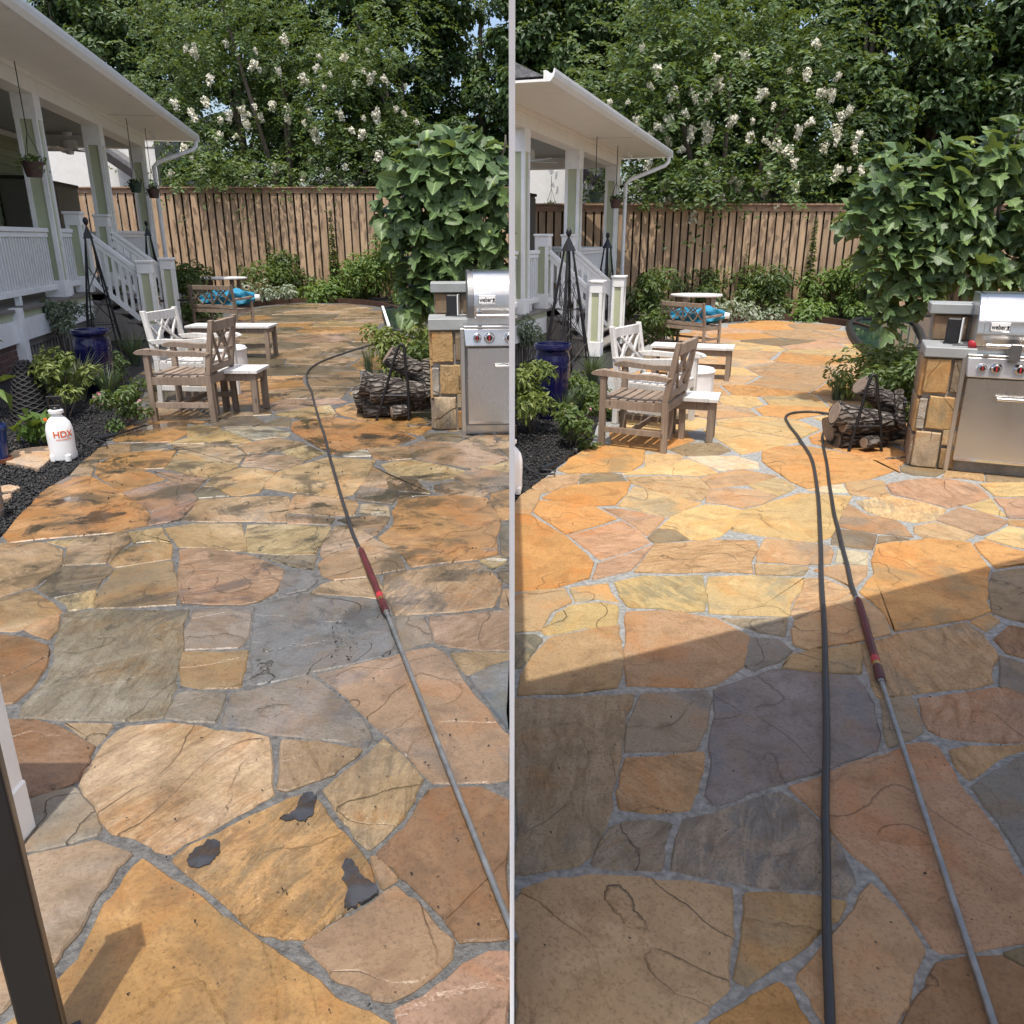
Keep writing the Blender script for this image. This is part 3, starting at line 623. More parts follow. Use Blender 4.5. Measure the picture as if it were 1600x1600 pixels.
def house(f, A0):
    CLIP[0] = f.side; sd = WH[f.side]; o = f.T(0, -1, 0); o[2] = 0
    H = thing('porch_house', f'sage green house with white railed porch and stairs, beside the {sd} patio', 'house', o)
    def B(name, m, *boxes, parent=H, bevel=0, label=None):
        mb = MB()
        for b in boxes: fbox(mb, f, *b, o)
        return mb.build(name, M[m], parent, label, bevel)
    # deck
    for i in range(9): B('deck_board', 'deckwood', (A0, 5.9, -.135*(i+1)+.06+.004, -.135*i+.06, .715, .75))
    B('deck_floor', 'deckwood', (A0, 5.9, -4.2, -1.16, .71, .745))
    B('fascia_trim', 'green', (A0, 0, -.02, .015, .625, .712)); B('fascia_board', 'white', (A0, 0, -.04, .035, .365, .622))
    B('fascia_trim', 'green', (1.9, 5.8, -.02, .015, .625, .712)); B('fascia_board', 'white', (1.9, 5.8, -.04, .035, .365, .622))
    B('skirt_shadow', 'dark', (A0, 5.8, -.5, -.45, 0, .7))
    B('skirt_rail', 'deckwood', (-3.3, 0, -.06, 0, .27, .36))
    sl = MB(); fbox(sl, f, 0, .055, -.05, -.02, 0, .27, o)
    for i in range(26):
        a = -3.25+i*.125
        if a > -.06: break
        B('skirt_slat', 'deckwood', (a, a+.06, -.05, -.02, 0, .268))
    # brick pier near the white corner board, and brick below the stairs
    def bricks(a0, a1, b, z0, z1):
        B('brick_backing', 'grout', (a0, a1, b-.2, b-.012, z0, z1)); z = z0; k = 0
        while z < z1-.03:
            a = a0-(.11 if k % 2 else 0)
            while a < a1:
                x0 = max(a, a0); x1 = min(a+.212, a1)
                if x1-x0 > .03: B('brick', 'brick', (x0, x1, b-.1, b+random.uniform(-.003, .003), z, z+.062), bevel=.004)
                a += .224
            z += .074; k += 1
    if f.side < 0:
        bricks(-5.2, -3.42, .0, 0, .36); bricks(-1.3, -.75, -.06, 0, .26)
        B('corner_board', 'white', (-3.42, -3.28, -.02, .10, .0, .76), bevel=.004)
    # posts
    def post(a, b=-.12, wd=.27):
        h = wd/2; P = B('post', 'green', (a-h+.025, a+h-.025, b-h+.025, b+h-.025, .75, 3.36))
        if P is None: return
        e = .055
        for sa in (-1, 1):
            for sb in (-1, 1):
                a0, a1 = sorted((a+sa*h, a+sa*(h-e))); b0, b1 = sorted((b+sb*h, b+sb*(h-e)))
                B('stile', 'white', (a0, a1, b0, b1, .98, 3.05), parent=P)
        B('base_trim', 'white', (a-h-.004, a+h+.004, b-h-.004, b+h+.004, .75, .98), parent=P, bevel=.006); B('cap_trim', 'white', (a-h-.003, a+h+.003, b-h-.003, b+h+.003, 3.05, 3.37), parent=P)
    posts = (-4.35, -1.12, 2.15, 5.55)
    for a in posts: post(a)
    post(5.55, -3.9)
    # railings
    bal = {}
    def rail(a0, a1, b=-.12, zt=1.68, along=True):
        L = (lambda a, bb, z: f.T(a, b+bb, z)) if along else (lambda a, bb, z: f.T(b+bb, a, z))
        def bx(mb, x0, x1, y0, y1, z0, z1):
            p = [L(*q)-o for q in ((x0, y0, z0), (x0, y1, z0), (x1, y1, z0), (x1, y0, z0), (x0, y0, z1), (x0, y1, z1), (x1, y1, z1), (x1, y0, z1))]; mb.hexa(p)
        mb = MB(); bx(mb, a0, a1, -.05, .05, zt-.055, zt); bx(mb, a0, a1, -.03, .03, zt-.12, zt-.058); T = mb.build('railing', M['white'], H, bevel=.004)
        if T is None: return
        mb = MB(); bx(mb, a0, a1, -.035, .035, .86, .93); mb.build('bottom_rail', M['white'], T, bevel=.003)
        mb = MB(); bx(mb, (a0+a1)/2-.04, (a0+a1)/2+.04, -.03, .03, .75, .858); mb.build('rail_foot', M['white'], T)
        n = max(2, int(abs(a1-a0)/.098)); d = (a1-a0)/n
        for i in range(n):
            a = a0+d*(i+.5); mb = MB(); bx(mb, a-.019, a+.019, -.019, .019, .93, zt-.12); mb.build('baluster', M['white'], T)
    rail(-4.2, -1.26); rail(-.98, -.12); rail(1.78, 2.02); rail(2.29, 5.41); rail(-3.75, -.27, 5.55, along=False)
    if A0 < -5: rail(-6.6, -4.5)
    # newels, stairs, stair rails
    def newel(a, b, z0, z1, wd=.22):
        h = wd/2; N = B('newel_post', 'green', (a-h+.02, a+h-.02, b-h+.02, b+h-.02, z0, z1-.04))
        if N is None: return
        e = .05
        for sa in (-1, 1):
            for sb in (-1, 1):
                a0_, a1_ = sorted((a+sa*h, a+sa*(h-e))); b0_, b1_ = sorted((b+sb*h, b+sb*(h-e)))
                B('stile', 'white', (a0_, a1_, b0_, b1_, z0+.24, z1-.2), parent=N)
        B('base_trim', 'white', (a-h-.003, a+h+.003, b-h-.003, b+h+.003, z0, z0+.24), parent=N, bevel=.005)
        B('head_trim', 'white', (a-h-.003, a+h+.003, b-h-.003, b+h+.003, z1-.2, z1-.04), parent=N, bevel=.005)
        B('cap', 'white', (a-h-.022, a+h+.022, b-h-.022, b+h+.022, z1-.04, z1), parent=N, bevel=.008)
    TB = -.06; BB = .86
    for a in (.0, 1.66): newel(a, TB, .75, 1.93)
    for a in (.0, 1.82): newel(a, BB, 0, 1.22)
    for (a1_, a2_) in ((.0, .0), (1.66, 1.82)):
        p0 = f.T(a1_, TB+.11, 1.66)-o; p1 = f.T(a2_, BB-.11, 1.06)-o
        mb = MB(); mb.beam(p0, p1, .085*f.s, .06*f.s); mb.beam(p0-np.array((0, 0, .075*f.s)), p1-np.array((0, 0, .075*f.s)), .05*f.s, .08*f.s); S = mb.build('stair_railing', M['white'], H, bevel=.004)
        if S is None: continue
        q0 = f.T(a1_, TB+.11, .92)-o; q1 = f.T(a2_, BB-.11, .26)-o; mb = MB(); mb.beam(q0, q1, .06*f.s, .07*f.s); mb.build('bottom_rail', M['white'], S)
        if a1_ > 1: mb = MB(); mb.beam(p0-np.array((0, 0, .17*f.s)), p1-np.array((0, 0, .17*f.s)), .03*f.s, .14*f.s); mb.build('rail_board', M['white'], S)
        for i in range(7):
            t = (i+.5)/7; t0 = q0+(q1-q0)*t; t1 = p0+(p1-p0)*t-np.array((0, 0, .1)); mb = MB(); mb.beam(t0, t1, .042*f.s, .042*f.s); mb.build('baluster', M['white'], S)
    for i in range(4):
        z = .6-.15*i; b0 = .06+.215*i; B('stair_tread', 'deckwood', (-.08, 1.9, b0, b0+.25, z-.04, z), bevel=.004); B('stair_riser', 'deckwood', (-.05, 1.87, b0, b0+.02, z-.15, z-.042))
    for a in (-.07, 1.86): 
        mb = MB(); p = [f.T(a, b, z)-o for b, z in ((.0, .0), (.0, .62), (.1, .62), (.92, .04), (.92, 0))]; q = [x+f.s*.035*f.u for x in p]; n = len(p)
        mb.add(p+q, [tuple(range(n))[::-1], tuple(range(n, 2*n))]+[(i, (i+1) % n, n+(i+1) % n, n+i) for i in range(n)]); mb.build('stair_stringer', M['deckwood'], H)
    # walls, ceiling, beams, roof
    AE = f.px(62, 300, -2.3)[0] if f.side < 0 else f.px(812, 300, -2.3)[0]
    B('wall', 'siding', (A0, AE, -2.75, -2.3, .75, 3.5))
    for i in range(18): 
        z = .76+i*.152; mb = MB(); p = [f.T(*q)-o for q in ((A0, -2.31, z), (A0, -2.275, z), (AE, -2.275, z), (AE, -2.31, z), (A0, -2.31, z+.148), (A0, -2.295, z+.148), (AE, -2.295, z+.148), (AE, -2.31, z+.148))]; mb.hexa(p).build('siding_board', M['siding'], H)
    B('wall_trim', 'white', (A0, AE, -2.3, -2.25, 3.42, 3.52)); B('corner_trim', 'white', (AE, AE+.09, -2.41, -2.25, .75, 3.5))
    B('ceiling', 'ceil', (A0, 5.45, -4.0, -.26, 3.545, 3.57))
    B('beam', 'soffit', (A0, 5.75, -.25, .02, 3.36, 3.6)); B('end_beam', 'soffit', (5.42, 5.72, -4.05, -.252, 3.33, 3.6))
    B('soffit', 'soffit', (A0, 6.7, .022, .86, 3.602, 3.63)); B('end_soffit', 'soffit', (5.76, 6.7, -4.3, .02, 3.602, 3.63)); B('soffit_seam', 'ceil', (2.6, 2.615, .03, .85, 3.598, 3.602))
    B('soffit_trim', 'soffit', (A0, 5.75, .022, .06, 3.54, 3.6))
    mb = MB(); p = [f.T(*q)-o for q in ((A0, .86, 3.66), (6.7, .86, 3.66), (6.7, -4.3, 3.66), (A0, -4.3, 3.66), (A0, -2.0, 5.0), (3.8, -2.0, 5.0), (3.6, -2.3, 5.0), (A0, -2.3, 5.0))]
    mb.add(p, [(3, 2, 1, 0), (0, 1, 5, 4), (1, 2, 6, 5), (2, 3, 7, 6), (4, 5, 6, 7), (0, 4, 7, 3)]); RF = mb.build('roof', M['shingle'], H)
    if RF:
        B('fascia', 'soffit', (A0, 6.74, .86, .89, 3.6, 3.72), parent=RF)
        mb = MB(); n = 7; pr = [(.892, 3.60), (.94, 3.60), (.985, 3.65), (1.0, 3.70), (1.0, 3.735), (.985, 3.735), (.975, 3.69), (.892, 3.66)]
        P0 = [f.T(A0, b, z)-o for b, z in pr]; P1 = [f.T(6.75, b, z)-o for b, z in pr]; k = len(pr)
        mb.add(P0+P1, [tuple(range(k))[::-1], tuple(range(k, 2*k))]+[(i, (i+1) % k, k+(i+1) % k, k+i) for i in range(k)]); mb.build('gutter', M['gutter'], RF)
        B('end_gutter', 'gutter', (6.745, 6.85, -4.3, .99, 3.6, 3.735), parent=RF)
        mb = MB(); pts = [f.T(6.62, .93, 3.6)-o, f.T(6.62, .93, 3.5)-o, f.T(6.58, .86, 3.42)-o, f.T(5.95, .2, 3.1)-o, f.T(5.85, .12, 3.0)-o, f.T(5.85, .12, 2.0)-o, f.T(5.85, .12, .3)-o]; mb.tube(pts, .045*f.s, 8); mb.build('downspout', M['gutter'], RF, smooth=50)
    mb = MB(); mb.tube([f.T(5.1, .3, 3.6)-o, f.T(5.1, .3, 3.54)-o, f.T(5.08, .38, 3.5)-o], [.05*f.s, .05*f.s, .035*f.s], 8); mb.build('security_camera', M['white'], H, smooth=40)
    CLIP[0] = None; return H
house(FL, -7.4); house(FR_, -3.2)
# ------------------------------------------------------------------ things on and under the porches
def fan(f, a, b, zf):
    CLIP[0] = f.side; sd = WH[f.side]; c = f.T(a, b, zf)
    if not inside_lot(c[0]): CLIP[0] = None; return
    r = thing('ceiling_fan', f'white five-bladed ceiling fan hanging under the {sd} porch roof', 'ceiling fan', c, f.yaw*-1+.3, f.s)
    q = 3.545-zf; MB().lathe([(.01, q), (.09, q-.005), (.085, q-.065), (.02, q-.085), (.018, .30), (.06, .27), (.15, .24), (.16, .12), (.15, .06), (.08, .04), (.07, -.01), (.01, -.02)], 20).build('motor', M['white'], r, smooth=40)
    for k in range(5):
        t = 2*math.pi*k/5+.4; d = np.array((math.cos(t), math.sin(t), 0)); n = np.array((-d[1], d[0], .22)); mb = MB()
        mb.hexa([d*.12-n*.05+(0, 0, .05), d*.62-n*.08+(0, 0, .05), d*.62+n*.08+(0, 0, .05), d*.12+n*.05+(0, 0, .05), d*.12-n*.05+(0, 0, .06), d*.62-n*.08+(0, 0, .06), d*.62+n*.08+(0, 0, .06), d*.12+n*.05+(0, 0, .06)]); mb.build('blade', M['white'], r)
    CLIP[0] = None
a, z = FL.px(107, 224, -1.25); fan(FL, a, -1.25, min(z, 3.15)); a, z = FR_.px(822, 235, -1.0); fan(FR_, a, -1.0, min(z, 3.15))
def leafset(n, pos, nrm, size, asp=.5, fold=.15, tip=None, seed=0):
    """n leaf blades: base at pos, pointing along tip, facing nrm; returns V, F, tint"""
    g_ = np.random.default_rng(seed); nrm = nrm/np.maximum(np.linalg.norm(nrm, axis=1, keepdims=True), 1e-6)
    if tip is None: tip = g_.normal(size=(n, 3))
    tip = tip-nrm*np.sum(tip*nrm, 1, keepdims=True); tip /= np.maximum(np.linalg.norm(tip, axis=1, keepdims=True), 1e-6)
    sd = np.cross(nrm, tip); L = size[:, None] if hasattr(size, '__len__') else size
    b = pos; t = pos+tip*L-nrm*L*.12; m = pos+tip*L*.45; l = m+sd*L*asp*.5+nrm*L*fold; r = m-sd*L*asp*.5+nrm*L*fold
    V = np.stack([b, l, t, r], 1).reshape(-1, 3); i = np.arange(n)*4
    Fq = np.concatenate([np.stack([i, i+2, i+1], 1), np.stack([i, i+3, i+2], 1)]); tint = np.repeat(g_.random(n), 4)
    return V, Fq, tint
def ball(n, seed, flat=1.):
    g_ = np.random.default_rng(seed); d = g_.normal(size=(n, 3)); d /= np.linalg.norm(d, axis=1, keepdims=True); return d*(g_.random(n)**.4)[:, None]*np.array((1, 1, flat)), d
def lotmask(P): return np.ones(len(P), bool) if CLIP[0] is None else P[:, 0]*CLIP[0] > GAPX+.02
def leafobj(name, V, Fq, tint, m, parent, org):
    if CLIP[0] is not None:
        c = V.reshape(-1, 4, 3); ok = (c[:, :, 0]*CLIP[0] > GAPX).all(1); n = len(c); keep = np.where(ok)[0]
        if not len(keep): return None
        V = c[keep].reshape(-1, 3); tint = tint.reshape(-1, 4)[keep].ravel(); i = np.arange(len(keep))*4; Fq = np.concatenate([np.stack([i, i+2, i+1], 1), np.stack([i, i+3, i+2], 1)])
    me = npmesh(name, V-np.array(org), Fq, tint); return link(name, me, parent, m)
SEED = [100]
def sd_():
    SEED[0] += 1; return SEED[0]
def basket(f, px, py, wpx, b, mat, word, leaf='lf_shrub'):
    CLIP[0] = f.side; a, z = f.px(px, py, b); c = f.T(a, b, z); k = MPP(c)*wpx/2
    r = thing('hanging_basket', f'{word}, {WH[f.side]} porch', 'hanging basket', c-np.array((0, 0, k*.75)), 0, 1., 'hanging baskets of the '+WH[f.side]+' porch')
    MB().lathe([(.02, .0), (k*.68, .0), (k*.72, .02), (k*.95, k*1.25), (k*1.03, k*1.27), (k*1.03, k*1.4), (k*.97, k*1.4), (k*.9, k*1.22), (.01, k*1.2)], 18).build('pot', M[mat], r, smooth=35)
    mb = MB(); top = np.array((0, 0, (3.45 if b < -.3 else 3.58)*f.s-c[2]+k*.75)); hk = np.array((0, 0, k*1.4+k*2.6))
    mb.tube([hk, top], .006, 5)
    for q in range(3):
        t = q*2.09+.4; mb.tube([(k*math.cos(t), k*math.sin(t), k*1.36), hk], .004, 4)
    mb.build('hanger', M['iron'], r)
    n = 130; g_ = np.random.default_rng(sd_()); P = np.stack([g_.normal(0, k*.55, n), g_.normal(0, k*.55, n), k*1.45+np.abs(g_.normal(0, k*.25, n))], 1); far = np.hypot(P[:, 0], P[:, 1]) > k*.9; P[far, 2] -= g_.random(far.sum())*k*1.2
    V, Fq, t = leafset(n, P, g_.normal(size=(n, 3))+np.array((0, -.5, 1)), k*g_.uniform(.25, .5, n), .6, seed=sd_())
    link('foliage', npmesh('foliage', V, Fq, t), r, M[leaf]); CLIP[0] = None
basket(FL, 52, 264, 32, .14, 'potbrown', 'large brown basket of trailing leaves by the nearest post', 'lf_ivy')
basket(FL, 143, 314, 17, -3.4, 'potbrown', 'small dark basket hanging before the lattice')
basket(FL, 195, 311, 15, -3.0, 'potbrown', 'small dark basket right of the middle post')
basket(FL, 212, 293, 20, .3, 'potgreen', 'dark green basket hanging highest of the row')
basket(FL, 240, 302, 19, .35, 'potbrown', 'brown basket in front of the farthest post')
basket(FR_, 861, 328, 19, -2.6, 'potbrown', 'small dark basket before the lattice')
basket(FR_, 915, 326, 17, -2.4, 'potbrown', 'small dark basket just right of the middle post')
basket(FR_, 930, 308, 21, .3, 'potgreen', 'dark green basket hanging highest of the row')
basket(FR_, 962, 318, 19, .35, 'potbrown', 'brown basket in front of the farthest post')
def cabinet(f, a0, a1, zt):
    CLIP[0] = f.side; o = f.T((a0+a1)/2, -2.0, .75)
    r = thing('storage_cabinet', f'tall taupe storage cabinet standing on the {WH[f.side]} porch deck', 'cabinet', o)
    def B(n, m, *b, bevel=0): 
        mb = MB(); fbox(mb, f, *b, o); return mb.build(n, M[m], r, bevel=bevel)
    B('body', 'cab', a0, a1, -2.24, -1.75, .755, zt-.06); B('top', 'cabdk', a0-.03, a1+.03, -2.26, -1.71, zt-.06, zt, bevel=.01)
    n = 2
    for i in range(n):
        x0 = a0+(a1-a0)*i/n+.02; x1 = a0+(a1-a0)*(i+1)/n-.02; B('door', 'cab', x0, x1, -1.748, -1.725, .8, zt-.1, bevel=.006)
    B('end_panel', 'cab', a0-.018, a0-.002, -2.2, -1.8, .85, zt-.15)
    CLIP[0] = None
a0 = FL.px(48, 300, -1.72)[0]; a1, zc = FL.px(121, 290, -1.72); cabinet(FL, a0, a1, zc)
a1, zc = FR_.px(838, 303, -1.72); cabinet(FR_, a1-1.6, a1, zc)
def lattice(f, x0, x1, y0, y1, b):
    CLIP[0] = f.side; a0, zt = f.px(x0, y0, b); a1, zb = f.px(x1, y1, b); o = f.T(a0, b, zb)
    r = thing('lattice_panel', f'golden diagonal lattice panel behind the {WH[f.side]} porch', 'lattice', o); h = zt-zb; L = a1-a0; n = 12
    for s in (0, 1):
        for i in range(-n, 2*n):
            t = i/n*L; pts = []
            p = (t, 0); q = (t+h, h)
            if q[0] < 0 or p[0] > L: continue
            if p[0] < 0: p = (0, -p[0])
            if q[0] > L: q = (L, q[1]-(q[0]-L))
            if q[0]-p[0] < .05: continue
            A, Bq = ((p, q) if s == 0 else ((p[0], h-p[1]), (q[0], h-q[1])))
            mb = MB(); mb.beam(f.T(a0+A[0], b+.02*s, zb+A[1])-o, f.T(a0+Bq[0], b+.02*s, zb+Bq[1])-o, .015*f.s, .045*f.s); mb.build('slat', M['cedark'], r)
    CLIP[0] = None
lattice(FL, 124, 160, 304, 362, -4.4); lattice(FR_, 838, 876, 318, 378, -4.4)
# ------------------------------------------------------------------ fences: each picket its own board
def fence(side, Y0, x0, x1, zt, pw, sd):
    r = thing('picket_fence', f'tall cedar board fence with cap rail across the back of the {sd} patio', 'fence', ((x0+x1)/2, Y0, 0)); cx = (x0+x1)/2
    me = MB().box(-.5*pw*.77, .5*pw*.77, -.009, .009, 0, zt-.13).build('tmp', M['cedar'], clip=False); mesh = me.data; bpy.data.objects.remove(me)
    mesh2 = mesh.copy(); mesh2.materials.clear(); mesh2.materials.append(M['gapshade'])
    n = int((x1-x0)/pw); rr = random.Random(side+9)
    for i in range(n):
        x = x0+(i+.5)*pw-cx
        link('picket', mesh, r, None, (x, -.02+rr.uniform(-.004, .004), rr.uniform(.02, .05)), rr.uniform(-.02, .02), (rr.uniform(.93, 1.05), 1, 1))
    for i in range(n+1):
        x = x0+i*pw-cx; link('gap_shade_board', mesh2, r, None, (x, .045, .02), 0, (.55, 1, .99))
    MB().box(x0-cx, x1-cx, -.09, .10, zt-.035, zt).build('cap_rail', M['cedark'], r, clip=False)
    MB().box(x0-cx, x1-cx, -.052, -.03, zt-.15, zt-.037).build('trim_board', M['cedark'], r, clip=False)
    for z in (.35, zt*.5, zt-.4): MB().box(x0-cx, x1-cx, .06, .10, z, z+.09).build('back_rail', M['cedark'], r, clip=False)
YFL = G(450, 466)[1]; ZFL = AT(450, 292, YFL)[2]; YFR = G(1190, 492)[1]; ZFR = AT(1180, 318, YFR)[2]
fence(-1, YFL, -15.5, -.05, ZFL, 12.2*MPP(AT(450, 400, YFL)), 'left'); fence(1, YFR, .05, 12.5, ZFR, 12.2*MPP(AT(1180, 400, YFR)), 'right')
# ------------------------------------------------------------------ neighbours' houses beyond the fence
def neighbour(x0, x1, ytop, Y, sd, gx0, gx1, gy):
    a = AT(x0, 300, Y); b = AT(x1, 300, Y); zt = AT(x0, ytop, Y)[2]; c = ((a[0]+b[0])/2, Y+3, 0)
    r = thing('stucco_house', f'white stucco neighbour house with dark sloping eave behind the {sd} porch', 'house', c)
    MB().box(a[0]-c[0], b[0]-c[0], -3, 3, 0, zt).build('wall', M['stucco'], r, clip=False)
    z = AT(x0, (ytop+300)/2+6, Y)[2]; MB().box(a[0]-c[0], b[0]-c[0], -3.012, -3.002, z, z+.03).build('control_joint', M['cab'], r, clip=False)
    p = AT(gx0, gy-10, Y-.5); q = AT(gx1, gy+24, Y-.5); p0 = np.array(p)-np.array(c); q0 = np.array(q)-np.array(c)
    RF = MB().beam(p0, q0, .7, .16).build('roof', M['shingle'], r, clip=False)
    MB().beam(p0-np.array((0, .4, .16)), q0-np.array((0, .4, .16)), .06, .2).build('eave_board', M['cabdk'], RF, clip=False)
neighbour(40, 250, 150, YFL+3.5, 'left', 168, 218, 242); neighbour(808, 955, 180, YFR+3.0, 'right', 890, 945, 260)
def farroof(x0, x1, y0, y1, Y, sd):
    a = AT(x0, y1, Y); b = AT(x1, y1, Y); zt = AT(x0, y0, Y)[2]; ze = a[2]; c = ((a[0]+b[0])/2, Y, 0); h = (b[0]-a[0])/2
    r = thing('shed', f'grey shingled roof glimpsed over the fence at the back of the {sd} patio', 'shed', c)
    MB().box(-h+.2, h-.2, .3, 3.7, 0, ze).build('wall', M['stucco'], r, clip=False)
    MB().add([(-h, 0, ze), (h, 0, ze), (h, 4, ze), (-h, 4, ze), (-h*.5, 2, zt), (h*.5, 2, zt)], [(3, 2, 1, 0), (0, 1, 5, 4), (1, 2, 5), (2, 3, 4, 5), (3, 0, 4)]).build('roof', M['shingle'], r, clip=False)
farroof(480, 600, 258, 288, YFL+4, 'left'); farroof(1215, 1330, 285, 312, YFR+4, 'right')
# ------------------------------------------------------------------ garden furniture
def bars_in(mb, poly2, y, segs, wd, th):   # diagonal bars in the back frame (x,z), tilted back by y(z)
    for (x0, z0, x1, z1) in segs: mb((x0, y(z0), z0), (x1, y(z1), z1), wd, th)
def lattice_back(r, m, W, z0, z1, y, panels):
    pw = W/panels
    segs = []
    for k in range(panels):
        x0 = -W/2+k*pw; x1 = x0+pw; xm = (x0+x1)/2; zm = (z0+z1)/2
        segs += [(x0, z0, xm, z1), (xm, z0, x0, z1), (x1, z0, xm, z1), (xm, z0, x1, z1), (x0+pw*.25, z1, x1-pw*.12, z0+(z1-z0)*.28), (x1-pw*.25, z1, x0+pw*.12, z0+(z1-z0)*.28)]
    for i, (a, za, b, zb) in enumerate(segs):
        o = .006*(i % 3-1); mb = MB(); mb.beam((a, y(za)+o, za), (b, y(zb)+o, zb), .022, .022, up=(0, 1, 0)); mb.build('lattice_bar', M[m], r)
    for k in range(1, panels):
        x = -W/2+k*pw; MB().beam((x, y(z0), z0), (x, y(z1), z1), .035, .026, up=(0, 1, 0)).build('mullion', M[m], r)
def armchair(label, loc, rz, s, m, W=.60, D=.56, panels=1, slatm=None, H=.90, cat='chair', name='armchair'):
    """local: faces +y, back at -y"""
    r = thing(name, label, cat, loc, rz, s); h = W/2; t = .05; slatm = slatm or m
    yb = lambda z: -D/2-(max(0, z-.42))*.16
    for sx in (-1, 1):
        x = sx*(h-t/2)
        mb = MB(); mb.box(x-t/2, x+t/2, D/2-t, D/2, 0, .635); mb.build('leg', M[m], r, bevel=.004)
        mb = MB(); mb.hexa([(x-t/2, -D/2-.03, 0), (x+t/2, -D/2-.03, 0), (x+t/2, -D/2+t-.03, 0), (x-t/2, -D/2+t-.03, 0), (x-t/2, -D/2-.02, .42), (x+t/2, -D/2-.02, .42), (x+t/2, -D/2+t-.02, .42), (x-t/2, -D/2+t-.02, .42)])
        mb.hexa([(x-t/2, -D/2-.02, .42), (x+t/2, -D/2-.02, .42), (x+t/2, -D/2+t-.02, .42), (x-t/2, -D/2+t-.02, .42), (x-t/2, yb(H)-.02, H), (x+t/2, yb(H)-.02, H), (x+t/2, yb(H)+t-.03, H), (x-t/2, yb(H)+t-.03, H)]); mb.build('leg', M[m], r, bevel=.004)
        # curved arm
        prof = [(-D/2-.05, .62), (-D/2+.1, .635), (0, .63), (D/2-.12, .645), (D/2-.02, .655), (D/2+.05, .64), (D/2+.08, .615), (D/2+.05, .60), (D/2-.05, .60), (0, .59), (-D/2, .585)]
        mb = MB(); k = len(prof); mb.add([(x-.035, y, z) for y, z in prof]+[(x+.035, y, z) for y, z in prof], [tuple(range(k)), tuple(range(k, 2*k))[::-1]]+[(i, k+i, k+(i+1) % k, (i+1) % k) for i in range(k)]); mb.build('arm', M[m], r, bevel=.004)
        MB().box(x-.014, x+.014, -D/2+.02, D/2-t, .335, .40).build('seat_rail', M[m], r); MB().box(x-.013, x+.013, -D/2+.02, D/2-t, .13, .175).build('stretcher', M[m], r)
    MB().box(-h+t, h-t, D/2-.04, D/2-.012, .33, .40).build('seat_rail', M[m], r); MB().box(-h+t, h-t, -D/2-.02, -D/2+.008, .34, .41).build('seat_rail', M[m], r)
    MB().box(-h+t, h-t, -.015, .015, .135, .175).build('stretcher', M[m], r)
    n = 7
    for i in range(n):
        y0 = -D/2+.035+i*(D-.03)/n; MB().box(-h+.02 if i < n-1 else -h+.052, h-.02 if i < n-1 else h-.052, y0, y0+(D-.03)/n-.016, .402-.012*math.sin(math.pi*(i+.5)/n), .424-.012*math.sin(math.pi*(i+.5)/n)).build('seat_slat', M[slatm], r, bevel=.004)
    MB().beam((-h+t, yb(H-.05), H-.06), (h-t, yb(H-.05), H-.06), .035, .09).build('top_rail', M[m], r, bevel=.005)
    MB().beam((-h+t, yb(.47), .47), (h-t, yb(.47), .47), .035, .06).build('back_rail', M[m], r, bevel=.005)
    lattice_back(r, m, W-2*t, .50, H-.105, yb, panels); return r
def slat_table(label, loc, rz, s, W, D, H, cat='table', name='side_table', planks=4, stretch=False):
    r = thing(name, label, cat, loc, rz, s); t = .055
    for sx in (-1, 1):
        for sy in (-1, 1):
            x = sx*(W/2-t*.9); y = sy*(D/2-t*.9); MB().box(x-t/2, x+t/2, y-t/2, y+t/2, 0, H-.032).build('leg', M['teak'], r, bevel=.004)
    MB().box(-W/2, -W/2+.075, -D/2, D/2, H-.03, H).build('end_board', M['teakt'], r, bevel=.003); MB().box(W/2-.075, W/2, -D/2, D/2, H-.03, H).build('end_board', M['teakt'], r, bevel=.003)
    for i in range(planks):
        y0 = -D/2+D*i/planks; MB().box(-W/2+.077, W/2-.077, y0+.002, y0+D/planks-.002, H-.03, H-.0005).build('plank', M['teakt'], r, bevel=.002)
    for sy in (-1, 1): MB().box(-W/2+.08, W/2-.08, sy*(D/2-.05)-.012, sy*(D/2-.05)+.012, H-.10, H-.032).build('apron', M['teak'], r)
    for sx in (-1, 1): MB().box(sx*(W/2-.05)-.012, sx*(W/2-.05)+.012, -D/2+.08, D/2-.08, H-.10, H-.032).build('apron', M['teak'], r)
    if stretch: MB().box(-W/2+.05, W/2-.05, -.02, .02, H*.3, H*.3+.05).build('stretcher', M['teak'], r)
    return r
def facing(p, q):                          # heading of the vector p->q for things that face +y
    d = np.array(q)[:2]-np.array(p)[:2]; return math.atan2(-d[0], d[1])
